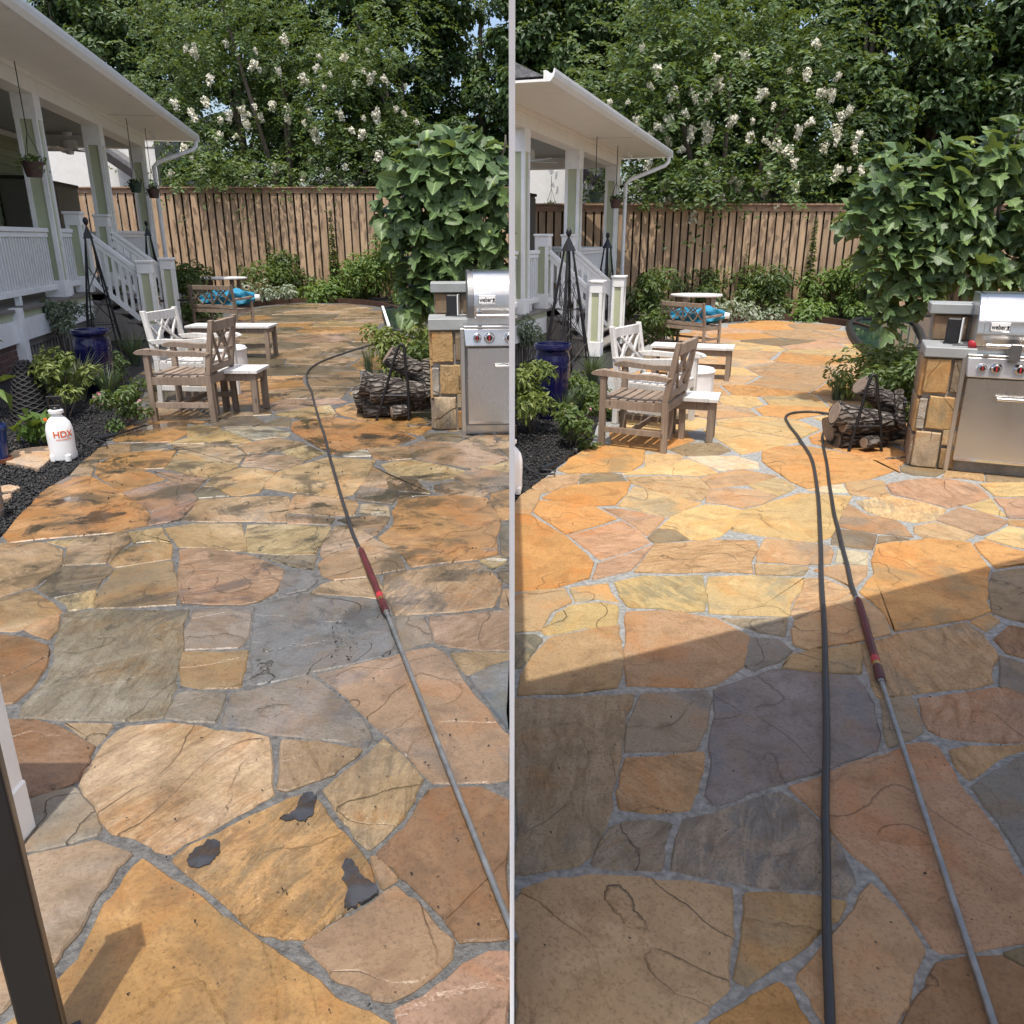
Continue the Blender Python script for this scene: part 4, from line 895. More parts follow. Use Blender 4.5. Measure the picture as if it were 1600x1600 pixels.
def umbrella(label, loc, rz, s):
    r = thing('patio_umbrella', label, 'umbrella', loc, rz, s); g_ = np.random.default_rng(5); mb = MB(); pts = []; rad = []
    for i in range(15):
        t = i/14; pts.append((-.62+1.24*t, .03*math.sin(6*t), .15+.05*t)); rad.append(.07+.12*math.sin(math.pi*min(1, t*.95+.02))**.8 if t < .97 else .07)
    mb.tube(pts, rad, 22)
    V = np.array(mb.v); ang = np.arctan2(V[:, 2]-.17, V[:, 1]); V[:, 1:] += (V[:, 1:]-np.array((0, .17)))*(.28*np.sin(ang*5+V[:, 0]*7)+.12*np.sin(ang*9-V[:, 0]*15))[:, None]; V[:, 2] = np.maximum(V[:, 2], .01); mb.v = [tuple(v) for v in V]; mb.build('folded_canopy', M['blue'], r, smooth=60)
    MB().tube([(-1.5, 0, .14), (.62, 0, .2)], .02, 8).build('pole', M['cabdk'], r, smooth=40)
    mb = MB(); mb.tube([(.62, 0, .2), (.72, 0, .2)], [.075, .06], 14); mb.build('end_cap', M['gutter'], r, smooth=40)
    mb = MB(); mb.tube([(-.6+.1*i, .14*math.sin(i*1.7), .2+.05*math.cos(i*2.1)) for i in range(11)], [.05+.03*math.sin(i*2.3)**2 for i in range(11)], 10); mb.build('canopy_fold', M['blue'], r, smooth=60)
def covered_table(label, loc, rad, H):
    r = thing('covered_table', label, 'table', loc); mb = MB(); prof = [(.01, H), (rad*.6, H+.004), (rad*.97, H-.004), (rad*1.0, H-.018), (rad*1.015, H-.03), (rad*1.0, H-.045), (rad*1.0, H*.6), (rad*1.01, H*.3), (rad*1.02, .06)]
    mb.lathe(prof, 48); V = np.array(mb.v); n = 48
    for i in range(6, 9):
        for k in range(n):
            j = i*n+k; t = 2*math.pi*k/n; q = 1+.02*math.sin(7*t+1)*(i-5)/2+.012*math.sin(13*t); V[j, 0] *= q; V[j, 1] *= q
    mb.v = [tuple(v) for v in V]; mb.build('cover', M['cover'], r, smooth=40)
    mb = MB(); mb.tube([(rad*1.012*math.cos(t), rad*1.012*math.sin(t), H-.03) for t in np.linspace(0, 2*math.pi, 49)], .009, 6, cap=False); mb.build('piping', M['cover'], r, smooth=60)
    for k in range(3): 
        t = k*2.1+.5; MB().box(rad*.8*math.cos(t)-.03, rad*.8*math.cos(t)+.03, rad*.8*math.sin(t)-.03, rad*.8*math.sin(t)+.03, 0, .07).build('foot', M['iron'], r)
def furniture(right):
    sd = WH[1 if right else -1]; CLIP[0] = None
    if not right:
        p0, p1 = G(298, 662), G(225, 661); c1 = (p0+p1)/2+np.array((.13, .33, 0)); rz1 = facing(p0, p1)+.03; s1 = 157*MPP(p0)/.90*1.0
        q0, q1 = G(272, 629), G(340, 627); c2 = (q0+q1)/2+np.array((0, .18, 0)); rz2 = facing(q0, q1)-.32; TR = -.02
        st = G(366, 650)+np.array((0, .22, 0)); ct = G(356, 591); ctr = 32*MPP(ct); lt = G(357, 563); bn = G(352, 512); fb = G(350, 480); fc = G(296, 480)
    else:
        p0, p1 = G(1018, 706), G(935, 704); c1 = (p0+p1)/2+np.array((.16, .28, 0)); rz1 = facing(p0, p1)-.36; s1 = 170*MPP(p0)/.90
        q0, q1 = G(986, 668), G(1061, 666); c2 = (q0+q1)/2+np.array((.03, .2, 0)); rz2 = facing(q0, q1)-.72; TR = -.30
        st = G(1087, 694)+np.array((0, .22, 0)); ct = G(1078, 627); ctr = 34*MPP(ct); lt = G(1087, 596); bn = G(1078, 538); fb = G(1085, 506); fc = G(1030, 508)
    armchair(f'weathered brown teak armchair facing the porch, nearest chair on the {sd} patio', c1, rz1, s1, 'teak')
    s2 = s1*1.0; armchair(f'bleached white armchair with its back to the porch stairs, {sd} patio', c2, rz2, s2, 'teakw')
    k = MPP(st); slat_table(f'small bleached teak side table beside the brown armchair, {sd} patio', st, TR, 1, 80*k, 62*k, 68*k)
    covered_table(f'round low table under a white fitted cover, {sd} patio', ct, ctr, ctr*1.55)
    k = MPP(lt); W = (132 if not right else 128)*k; slat_table(f'long bleached teak coffee table behind the covered round table, {sd} patio', lt+np.array((0, .28, 0)), TR, 1, W, 50*k, 50*k*1.03, name='coffee_table', planks=5, stretch=True)
    k = MPP(bn); s = 66*k/.90; rz = -.34 if not right else -.85
    b = armchair(f'brown teak bench with latticed back, holding a blue umbrella, {sd} patio', bn, rz, s, 'teak', W=1.12, panels=2, cat='bench', name='garden_bench')
    Rz = Matrix.Rotation(rz, 4, 'Z'); up = Vector(tuple(bn))+Rz @ Vector((.05*s, .12*s, .43*s))
    umbrella(f'folded blue canvas umbrella lying on the bench, {sd} patio', up, rz+.45, s*.92)
    # dining table and chair at the back
    k = MPP(fb); r = thing('dining_table', f'grey round-edged dining table by the back shrubs, {sd} patio', 'table', fb); a = 40*k; zt = 45*k
    MB().lathe([(.01, zt-.04), (a*.97, zt-.04), (a, zt-.03), (a, zt-.008), (a*.98, zt), (.01, zt)], 28, sy=.75).build('table_top', M['teakt'], r, smooth=30)
    for sx in (-1, 1):
        for sy in (-1, 1): MB().box(sx*a*.55-.04, sx*a*.55+.04, sy*a*.4-.04, sy*a*.4+.04, 0, zt-.04).build('leg', M['teak'], r)
    k = MPP(fc); armchair(f'pale grey latticed chair at the back dining table, {sd} patio', fc, facing((0, 0), (.8, .5)), 48*k/.9, 'teakw', name='dining_chair')
furniture(False); furniture(True)
# ------------------------------------------------------------------ obelisk trellises, urn, pots
def obelisk(label, base, H, wd, sd, cloth=None):
    r = thing('obelisk_trellis', label, 'trellis', base, .5); h = wd/2; t = .035; zt = H*.86
    for sx, sy in ((-1, -1), (1, -1), (1, 1), (-1, 1)):
        for o in (0, 1):
            d = .0 if o == 0 else .06; MB().tube([(sx*(h-d*(sx == sy)), sy*(h-d*(sx != sy)), 0), (sx*t, sy*t, zt)], .011, 6).build('leg', M['iron'], r)
    for z in (.3, .55):
        w_ = h*(1-z)+t*z; pts = [(-w_, -w_, zt*z), (w_, -w_, zt*z), (w_, w_, zt*z), (-w_, w_, zt*z), (-w_, -w_, zt*z)]; MB().tube(pts, .006, 5).build('ring', M['iron'], r)
    for i in range(3):
        z0, z1 = .04+i*.25, .29+i*.25; a = h*(1-z0)+t*z0; b = h*(1-z1)+t*z1; mb = MB()
        for (ux, uy) in ((1, 0), (0, 1)):
            for sg in (-1, 1):
                A = lambda k, q, z: (k*q*ux+sg*q*uy, k*q*uy+sg*q*ux, z*zt)
                mb.tube([A(-1, a, z0), A(1, b, z1)], .004, 4); mb.tube([A(1, a, z0), A(-1, b, z1)], .004, 4)
        mb.build('cross_wire', M['iron'], r)
    MB().add([(-.06, -.06, zt-.01), (.06, -.06, zt-.01), (.06, .06, zt-.01), (-.06, .06, zt-.01), (0, 0, H*.955)], [(3, 2, 1, 0), (0, 1, 4), (1, 2, 4), (2, 3, 4), (3, 0, 4)]).build('cap', M['iron'], r)
    MB().lathe([(.005, H*.94), (.025, H*.955), (.034, H*.975), (.025, H*.992), (.005, H)], 12).build('finial', M['iron'], r, smooth=50)
b = G(168, 560); obelisk('black iron obelisk trellis before the porch stairs, behind the blue urn, left patio', b, 1.55+(371.7-343)*MPP(b)*1.02, .46, 'left')
b = FL.T(2.75, .42, 0); obelisk('black iron obelisk trellis beyond the porch stairs, left patio', b, 1.55+(371.7-347)*MPP(b), .42, 'left')
b = G(884, 590); obelisk('black iron obelisk trellis before the porch stairs, behind the blue urn, right patio', b, 1.55+(371.7-358)*MPP(b), .44, 'right')
b = FR_.T(2.75, .42, 0); obelisk('black iron obelisk trellis beyond the porch stairs, right patio', b, 1.55+(371.7-364)*MPP(b), .36, 'right')
def urn(label, px, py, wpx, hpx):
    b = G(px, py); k = MPP(b); R_ = wpx*k/2; H = hpx*k*1.02; r = thing('tall_urn', label, 'urn', b)
    MB().lathe([(.01, 0), (R_*.72, 0), (R_*.76, .02), (R_*.86, H*.35), (R_*.96, H*.68), (R_*.95, H*.82), (R_*.86, H*.89), (R_*.88, H*.91), (R_*1.0, H*.93), (R_*1.03, H*.965), (R_*.98, H), (R_*.85, H), (R_*.8, H*.9), (.01, H*.9)], 40).build('body', M['cobalt'], r, smooth=40)
    MB().lathe([(.01, H*.9), (R_*.79, H*.902), (R_*.5, H*.93), (.01, H*.935)], 20).build('soil', M['soil'], r)
urn('tall glossy cobalt blue urn standing in the left bed', 157, 614, 54, 96); urn('tall glossy cobalt blue urn standing in the right bed', 862, 652, 56, 112)
# ------------------------------------------------------------------ left bed: sprayer, wicker cone, pots, bucket
def sprayer(label, px, py, hpx, right=False):
    CLIP[0] = 1 if right else -1
    b = G(px, py); s = hpx*MPP(b)/.50; r = thing('pump_sprayer', label, 'sprayer', b, .12, s)
    MB().lathe([(.01, .0), (.085, .0), (.10, .012), (.105, .05), (.103, .1), (.107, .2), (.105, .27), (.092, .32), (.065, .36), (.045, .378), (.04, .40), (.058, .405), (.06, .43), (.05, .436), (.01, .436)], 32).build('tank', M['jug'], r, smooth=35)
    for t in (-2.3, -.85, .8, 2.3): MB().lathe([(.005, -.0), (.028, 0), (.03, .05), (.005, .075)], 10, (.088*math.cos(t), .088*math.sin(t), 0)).build('foot', M['jug'], r, smooth=40)
    mb = MB(); mb.lathe([(.01, .43), (.036, .43), (.036, .455), (.01, .46)], 14); mb.box(-.06, .06, -.012, .012, .525, .55); mb.box(-.06, -.042, -.012, .012, .46, .53); mb.box(.042, .06, -.012, .012, .46, .53); mb.box(-.06, .06, -.012, .012, .455, .472); mb.build('pump_handle', M['enamel'], r, bevel=.003)
    MB().lathe([(.002, 0), (.014, .0), (.014, .02), (.002, .022)], 10, (-.085, -.03, .345)).build('valve', M['orange'], r)
    for txt, z, sz in (('HDX', .235, .075),):
        me = text_mesh(txt, sz, .0006); V = np.array([v.co[:] for v in me.vertices]); ang = V[:, 0]/.109+(-math.pi/2+.62); rr = .1085+V[:, 2]
        W = np.stack([rr*np.cos(ang), rr*np.sin(ang), z+V[:, 1]], 1); me.vertices.foreach_set('co', W.astype(np.float32).ravel()); me.materials.clear(); me.materials.append(M['orange'])
        if not right: link('brand_print', me, r)
        else: bpy.data.meshes.remove(me)
    if not right:
        mb = MB()
        for i in range(13):
            a = -math.pi/2+.62-.55+i*.088; mb.box(-.0036, .0036, -.0005, .0005, 0, .012) if False else mb.add([(.1082*math.cos(a), .1082*math.sin(a), .186), (.1082*math.cos(a+.05), .1082*math.sin(a+.05), .186), (.1082*math.cos(a+.05), .1082*math.sin(a+.05), .197), (.1082*math.cos(a), .1082*math.sin(a), .197)], [(0, 1, 2, 3)])
        mb.build('fine_print', M['orange'], r)
    CLIP[0] = None
sprayer('white pump sprayer jug with orange HDX print on the mulch, left bed', 101, 717, 90); sprayer('white pump sprayer jug cut off by the dividing screen, right bed', 796, 768, 96, True)
def sprayer_wand(label, pts, z=.03):
    P = [G(*p)+np.array((0, 0, z)) for p in pts]; r = thing('sprayer_wand', label, 'sprayer wand', P[0]); o = P[0]
    MB().tube([P[0]-o, P[1]-o], .008, 8).build('nozzle_tube', M['iron'], r, smooth=50); MB().tube([P[0]-o+np.array((0, 0, 0)), P[0]-o+(P[0]-P[1])*.06], .014, 8).build('nozzle', M['lance'], r, smooth=50)
    MB().tube([P[1]-o, P[2]-o], .019, 8).build('grip', M['enamel'], r, smooth=50)
    q = [P[2]-o]+[p-o for p in P[3:]]; MB().tube(q, .007, 6).build('hose', M['hose'], r, smooth=50)
sprayer_wand('black sprayer wand lying from the mulch onto the stones, left patio', [(228, 670), (181, 685), (150, 692), (165, 697), (168, 702), (150, 706), (132, 700), (122, 684)])
sprayer_wand('black sprayer wand lying from the mulch onto the stones, right patio', [(898, 710), (868, 732), (845, 740), (868, 742), (866, 747), (845, 748), (828, 742), (815, 728)])
b = G(52, 655); k = MPP(b); H = 92*k; R_ = 29*k; r = thing('wicker_cloche', 'black woven wicker cone standing by the deck skirt, left bed', 'cloche', b)
pr = [(R_, 0), (R_*.98, .05*H), (R_*.86, .3*H), (R_*.7, .55*H), (R_*.52, .8*H), (R_*.36, .93*H), (R_*.15, .995*H), (.01, H)]
MB().lathe(pr, 26).build('shell', M['wicker'], r, smooth=60)
for i in range(24):
    z = H*i/24; rr = np.interp(z, [p[1] for p in pr], [p[0] for p in pr]); MB().tube([((rr+.004)*math.cos(t), (rr+.004)*math.sin(t), z+.012*math.sin(9*t+i*3.14)) for t in np.linspace(0, 2*math.pi, 37)], .009, 5, cap=False).build('weave_ring', M['wicker'], r, smooth=60)
b = G(2, 722); k = MPP(b); R_ = 17*k; H = 60*k; r = thing('blue_pot', 'blue glazed pot on a terracotta saucer at the left edge of the left bed', 'pot', b)
MB().lathe([(.01, .02), (R_*.62, .02), (R_*.78, H*.5), (R_*.92, H*.86), (R_*1.0, H*.88), (R_*1.02, H*.97), (R_*.95, H), (R_*.85, H*.95), (.01, H*.93)], 28).build('body', M['bluepot'], r, smooth=40); MB().lathe([(.01, 0), (R_*.85, 0), (R_*1.0, .035), (R_*.95, .035), (R_*.8, .012), (.01, .012)], 28).build('saucer', M['terra'], r, smooth=40)
b = G(-12, 808); k = MPP(b); r = thing('metal_bucket', 'galvanised metal bucket just showing at the left edge of the left bed', 'bucket', b)
mb = MB(); mb.lathe([(.01, 0), (17*k, 0), (20*k, 48*k), (18*k, 48*k), (16*k, .02), (.01, .02)], 26); mb.build('body', M['lance'], r, smooth=40)
for z in (12, 24, 36): MB().tube([((17+z/16+.4)*k*math.cos(t), (17+z/16+.4)*k*math.sin(t), z*k) for t in np.linspace(0, 2*math.pi, 33)], .004, 5, cap=False).build('rib', M['lance'], r, smooth=60)
# stepping stones in the mulch
def stepstone(label, pts):
    P = [tuple(G(*p)[:2]) for p in pts]; me, loc = stone_mesh(P, .06, .006, .018, random.Random(4)); o = link('stepping_stone', me, None, M['stone'], loc); o.color = (.40, .29, .19, 1); tag(o, label, 'stepping stone', 'stepping stones in the black mulch')
stepstone('large flat tan stepping stone beside the white sprayer, left bed', [(8, 724), (22, 707), (50, 702), (82, 700), (88, 706), (82, 718), (60, 735), (40, 730)])
stepstone('thin brown stepping stone half buried in mulch below the blue pot, left bed', [(-5, 764), (16, 761), (32, 765), (22, 770), (-5, 772)])
stepstone('small brown stepping stone beside the metal bucket, left bed', [(3, 777), (18, 775), (20, 780), (6, 784)])
# ------------------------------------------------------------------ near posts at the lower left corner, cut short and capped to shorten their shadows
b = G(-42, 1345); k = MPP(b); r = thing('newel_post', 'white panelled porch post, cut short, at the lower left corner of the picture', 'post', b)  # porch post built as a short newel to limit its cast shadow
wd = 62*k; MB().box(-wd, wd*.85, -.0, wd*1.2, 0, .78).build('shaft', M['white'], r, clip=False)
for x0, x1 in ((-wd, -wd*.6), (wd*.28, wd*.9)): MB().box(x0-.004, x1+.004, -.02, .03, .012, .78).build('stile', M['white'], r, bevel=.003, clip=False)
MB().box(-wd*.6, wd*.28, -.006, .0, .16, .78).build('inset_panel', M['green'], r, clip=False)
MB().box(-wd-.012, wd*.92, -.028, wd*1.25, 0, .16).build('base_trim', M['white'], r, bevel=.006, clip=False)
MB().box(-wd-.03, wd*.93, -.045, wd*1.28, .781, .82).build('cap', M['white'], r, bevel=.008, clip=False)
b = G(80, 1655); k = MPP(b); r = thing('metal_post', 'black square metal post crossing the lower left corner, nearest thing', 'post', b, .55); wd = .034
MB().box(-wd, wd, -wd, wd, 0, .82).build('shaft', M['blackpaint'], r, bevel=.003, clip=False); MB().box(wd+.0005, wd+.003, -wd+.004, wd-.002, 0, .82).build('edge_strip', M['bronze'], r, clip=False)
MB().box(-wd*1.15, wd*1.15, -wd*1.15, wd*1.15, .8205, .832).build('cap', M['blackpaint'], r, bevel=.003, clip=False)
MB().box(-wd*1.7, wd*1.7, -wd*1.7, wd*1.7, 0, .008).build('foot_plate', M['blackpaint'], r, clip=False)
# ------------------------------------------------------------------ hoses and pressure washer lances
def smooth_path(P, n=8):
    P = [np.array(p) for p in P]; out = []
    for i in range(len(P)-1):
        p0, p1, p2, p3 = P[max(i-1, 0)], P[i], P[i+1], P[min(i+2, len(P)-1)]
        for k in range(n):
            t = k/n; out.append(.5*((2*p1)+(-p0+p2)*t+(2*p0-5*p1+4*p2-p3)*t*t+(-p0+3*p1-3*p2+p3)*t**3))
    out.append(P[-1]); return out
def hose(label, pts, r_):
    P = smooth_path([G(*p)+np.array((0, 0, r_+.004)) for p in pts]); P = [p+np.array((.0028*math.sin(i*.21+p[1]*1.3)+.0012*math.sin(i*.8), 0, .001*math.sin(i*.9))) for i, p in enumerate(P)]; o = P[len(P)//2].copy(); o[2] = 0; rr = thing('pressure_hose', label, 'hose', o)
    MB().tube([p-o for p in P], r_, 10).build('hose', M['hose'], rr, smooth=60)
    e = P[0]-o; d = P[1]-P[0]; d /= np.linalg.norm(d); MB().tube([e-d*.002, e+d*.05], r_*1.35, 10).build('end_ferrule', M['lance'], rr, smooth=50)
def lance(label, tail, coup, grip0, grip1, r_=.0085):
    z = np.array((0, 0, .03)); A, B, C, D = [G(*p)+z for p in (tail, coup, grip0, grip1)]; o = B.copy(); o[2] = 0; t = thing('washer_lance', label, 'lance', o); d = (C-A)/np.linalg.norm(C-A)
    A[2] = .016; MB().tube([A-o, B-o], r_, 12).build('lance_tube', M['lance'], t, smooth=50); MB().tube([B-o, B+d*.035-o], r_*1.5, 12).build('tip_collar', M['lance'], t, smooth=50)
    u = (D-B)/np.linalg.norm(D-B); L = np.linalg.norm(D-B); Q = lambda k: B+u*L*k-o
    MB().tube([Q(.02), Q(.06), Q(.15), Q(.17)], [r_*1.9, r_*2.1, r_*2.1, r_*1.7], 12).build('coupling', M['grip'], t, smooth=50)
    MB().tube([Q(.165), Q(.185)], r_*1.75, 12).build('brass_ring', M['brass'], t, smooth=50); MB().tube([Q(.19), Q(.205)], r_*1.75, 12).build('brass_ring', M['brass'], t, smooth=50)
    MB().tube([Q(.2), Q(.25), Q(.27)], [r_*1.9, r_*1.9, r_*1.6], 12).build('red_collar', M['redp'], t, smooth=50)
    MB().tube([Q(.26), Q(.3), Q(.6), Q(.95), Q(1.0)], [r_*1.8, r_*1.75, r_*1.95, r_*1.8, r_*1.2], 12).build('grip', M['grip'], t, smooth=50)
lance('grey pressure washer lance with dark red grip on the left patio', (806, 1478), (605, 968), (605, 968), (564, 866))
hose('black pressure hose curving from the lance grip to the log rack, left patio', [(565, 868), (545, 820), (528, 760), (510, 695), (498, 655), (488, 618), (480, 597), (482, 581), (497, 569), (522, 559), (560, 546), (590, 538), (615, 534), (640, 540)], .0105)
lance('grey pressure washer lance with dark red grip on the right patio', (1556, 1625), (1376, 1078), (1376, 1078), (1339, 945))
hose('black pressure hose running from the lance grip to the log rack, right patio', [(1340, 947), (1326, 900), (1311, 840), (1301, 790), (1292, 735), (1286, 695), (1286, 680), (1292, 671), (1302, 663), (1330, 660)], .0105)
hose('second black hose looping away straight down the middle, right patio', [(1293, 1660), (1291, 1400), (1290, 1200), (1287, 1000), (1283, 880), (1278, 790), (1270, 725), (1248, 688), (1231, 664), (1229, 652), (1243, 647), (1270, 646), (1300, 650), (1335, 656)], .0112)
# ------------------------------------------------------------------ log rack with logs
def log(label, p0, p1, r0, r1, seed, sd, bend=.04, nm='firewood_log'):
    g_ = np.random.default_rng(seed); p0 = np.array(p0); p1 = np.array(p1); o = (p0+p1)/2; d = p1-p0; n = 12; L = np.linalg.norm(d); mb = MB(); pts = []; rr = []
    w1 = g_.normal(0, bend, 3)
    for i in range(n+1):
        t = i/n; pts.append(p0+d*t+w1*math.sin(math.pi*t)*L*.6-o); rr.append((r0+(r1-r0)*t)*(1+.10*g_.normal()*.5))
    mb.tube(pts, rr, 20); V = np.array(mb.v); ph = g_.random(4)*6
    for j in range(len(V)):
        i, k = divmod(j, 20); c = pts[i]; v = V[j]-c; a = 2*math.pi*k/20; V[j] = c+v*(1+.07*math.sin(3*a+ph[0]+i*.4)+.05*math.sin(7*a+ph[1]-i*.7)+.04*math.sin(i*1.9+ph[2]))
    mb.v = [tuple(v) for v in V]; r = thing(nm, label, 'log', o, 0, 1, f'logs on the {sd} rack')
    mb.build('bark', M['bark'], r, smooth=60)
    for q, rad, dr in ((pts[0], rr[0], -1), (pts[-1], rr[-1], 1)):
        u = (pts[1]-pts[0]) if dr < 0 else (pts[-1]-pts[-2]); u = u/np.linalg.norm(u)*dr; MB().tube([q, q+u*.004], rad*.86, 18).build('cut_end', M['teak'], r)
def logpile(bx, by, kx, sd, S):
    """bx,by: px of the foot of the rack's near legs (left one), kx: px scale"""
    CLIP[0] = S; b = G(bx, by); k = MPP(b)*kx
    def W(x, y, dy=0.): return PLN(x, y, b+np.array((0, dy, 0)), np.array((0, 1., 0)))
    ox, oy = bx-600, by-657
    Q = lambda x, y, dy: W(bx+(x-600)*kx, by+(y-657)*kx, dy)
    A = [('longest top log slanting across the rack', (572, 596), (672, 612), 19, 15, .10), ('upper knotted log leaning behind the others', (612, 553), (670, 588), 16, 17, .32), ('thick dark log at the bottom left of the rack', (562, 622), (612, 612), 21, 24, .22),
         ('mossy log with pale bark under the top log', (585, 615), (650, 612), 14, 13, .08), ('dark log low in the middle of the rack', (575, 637), (648, 634), 15, 16, .16), ('small log end poking out at the bottom', (618, 643), (640, 640), 9, 10, -.01), ('dark log low at the right of the rack', (640, 628), (678, 625), 14, 13, .2), ('back log at the left of the rack', (565, 640), (650, 645), 14, 14, .38)]
    for i, (lb, p, q, r0, r1, dy) in enumerate(A):
        log(f'{lb}, {sd} patio', Q(*p, dy), Q(*q, dy+.05), r0*k, r1*k, 40+i, sd)
    log(f'pale forked branch propped against the stone counter, {sd} patio', Q(678, 618, .0), Q(672, 562, .12), 6*k, 7*k, 60, sd, .05, 'branch'); log(f'thin dark stick lying on the stones before the rack, {sd} patio', G(*(636*1., 667)) if S < 0 else G(1385, 718), G(674, 664) if S < 0 else G(1425, 714), 3*k, 2.5*k, 62, sd, .02, 'stick')
    r = thing('log_rack', f'black tubular log rack with peaked hoop, {sd} patio', 'log rack', b)
    for dy in (.0, .42):
        pts = smooth_path([Q(593, 660, dy), Q(605, 620, dy), Q(622, 560, dy), Q(629, 541, dy), Q(634, 537, dy), Q(638, 545, dy), Q(640, 575, dy), Q(644, 610, dy), Q(645, 656, dy)], 4); MB().tube([p-b for p in pts], .0125, 8).build('hoop', M['iron'], r, smooth=60)
        MB().tube([Q(601, 617, dy)-b, Q(642, 617, dy)-b], .010, 6).build('cross_bar', M['iron'], r)
    for x in (594, 645): MB().tube([Q(x, 658, 0)-b, Q(x, 658, .42)-b], .0125, 8).build('foot_bar', M['iron'], r)
    CLIP[0] = None
logpile(594, 658, 1.0, 'left', -1); logpile(1332, 706, 1.0, 'right', 1)
# ------------------------------------------------------------------ stone counter and stainless grill
def counter(right):
    S = 1 if right else -1; sd = WH[S]; CLIP[0] = S
    b_px = 1420 if right else 678
    CR = -.40 if right else .08
    RC = np.array(Matrix.Rotation(CR, 3, 'Z'))
    b = G(1420, 729) if right else G(678, 672); k = MPP(b); c = b.copy()
    r = thing('stone_counter', f'low stone pier with grey slab top beside the grill, {sd} patio', 'counter', b, CR)
    zz = lambda py: PLN(b_px, py, b, np.array((0, 1., 0)))[2]
    wd = (60 if not right else 62)*k; H = zz(516) if not right else zz(557); D = .62
    MB().box(.012, wd+(.0 if not right else .9), .012, D, 0, H).build('core', M['grout'], r)
    RZ_ = [(0, .86, .30, 1.), (0, .62, 0, .30)] if False else None
    faces = [('P0', .02, .60, .015, .34, (.36, .27, .165)), ('P1', .64, .98, .015, .20, (.31, .19, .08)), ('P2', .62, .98, .23, .37, (.36, .27, .15)), ('P3', .0, .17, .36, .63, (.34, .30, .24)), ('P4', .2, .80, .37, .66, (.40, .26, .115)), ('P5', .66, .98, .40, .56, (.24, .135, .06)), ('P6', .02, .55, .69, .985, (.42, .27, .115)), ('P7', .60, .98, .70, .985, (.23, .18, .12)), ('P8', .83, .99, .58, .67, (.24, .19, .13))]
    rr = random.Random(8)
    def ashlar(u0, u1, v0, v1, col, side):
        pts = []; 
        for (uu, vv) in ((u0, v0), (u1, v0), (u1, v1), (u0, v1)): pts.append((uu, vv))
        n = 12; P = []
        cu, cv = (u0+u1)/2, (v0+v1)/2
        for i in range(16):
            t = 2*math.pi*i/16; cx, cy = math.cos(t), math.sin(t); q = 1/max(abs(cx), abs(cy))**.95; P.append((cu+(u1-u0)/2*cx*q*rr.uniform(.96, 1.02)*1.02, cv+(v1-v0)/2*cy*q*rr.uniform(.96, 1.02)*1.02))
        a = np.array(P)-np.array((cu, cv)); W = [(p[0]*wd, -.018 if 0 else 0, p[1]*H) for p in P]
        mb = MB(); o3 = np.array((cu*wd, 0, cv*H)) if side == 'f' else np.array((0, cu*D, cv*H))
        def pt(p, dep, sc): 
            x = cu+(p[0]-cu)*sc; z = cv+(p[1]-cv)*sc
            return np.array((x*wd, dep, z*H)) if side == 'f' else np.array((dep, x*D, z*H))
        V = [pt(p, .02, 1)-o3 for p in P]+[pt(p, -.010, 1)-o3 for p in P]+[pt(p, -.018, .93)-o3 for p in P]; m = 16
        mb.add(V, [(i, (i+1) % m, m+(i+1) % m, m+i) for i in range(m)]+[(m+i, m+(i+1) % m, 2*m+(i+1) % m, 2*m+i) for i in range(m)]+[tuple(range(2*m, 3*m))])
        o = mb.build('wall_stone', M['wallstone'], None, smooth=40, clip=False); o.parent = r; o.location = tuple(o3); kk = rr.uniform(.85, 1.1); o.color = (*[x*kk for x in col], 1)
    for nm, u0, u1, v0, v1, col in faces: ashlar(u0, u1, v0, v1, col, 'f')
    for u0, u1, v0, v1 in ((.02, .45, .02, .3), (.48, .98, .02, .26), (.02, .52, .33, .62), (.55, .98, .29, .6), (.02, .4, .65, .98), (.43, .98, .63, .98)): ashlar(u0, u1, v0, v1, rr.choice([(.36, .27, .16), (.40, .26, .12), (.26, .2, .14)]), 's')
    HS = zz(541) if right else zz(498); ov = .02; MB().box(-ov, wd+(.01 if not right else .012), -ov-.01, .42, H+.001, HS).build('counter_slab', M['counter'], r, bevel=.006)
    H2 = HS-.002; HB = zz(497) if right else zz(462); HT = zz(480) if right else zz(446); MB().box(.03, wd+1.4, .42, D, H2-.05, HB).build('raised_back', M['grout'], r)
    for i in range(5): 
        x0 = .035+i*.24; mb = MB(); mb.box(x0, x0+.225, .395, .43, H2+.004, HB-.004); q = mb.build('back_stone', M['wallstone'], r, bevel=.012)
        if q: q.color = (*rr.choice([(.25, .19, .12), (.2, .14, .085), (.3, .22, .13)]), 1)
    MB().box(-.0, wd+1.4, .37, D+.05, HB, HT).build('back_slab', M['counter'], r, bevel=.006)
    # small dark box with cord on the slab
    z = HS+.002; q = thing('speaker_box', f'small upright black box with silver edge on the grey slab, {sd} patio', 'speaker', b+RC@np.array((wd*.56, .26, z)), CR-.2)
    MB().box(-.045, .045, -.035, .035, 0, .17).build('body', M['blackpaint'], q, bevel=.008); MB().box(.046, .054, -.034, .034, .004, .172).build('edge_band', M['gutter'], q)
    MB().tube([(-.03, -.04, .02), (-.04, -.1, .008), (.06, -.14, .008), (.16, -.1, .008)], .005, 5).build('cord', M['enamel'], q, smooth=60)
    # grill
    gb = G(1474, 735) if right else G(723, 681); k = MPP(gb); L = 1.55; sdn = f'{sd} patio'
    g_ = thing('gas_grill', f'stainless steel gas grill with domed lid and red marked knobs, {sdn}', 'grill', gb, CR, 1)
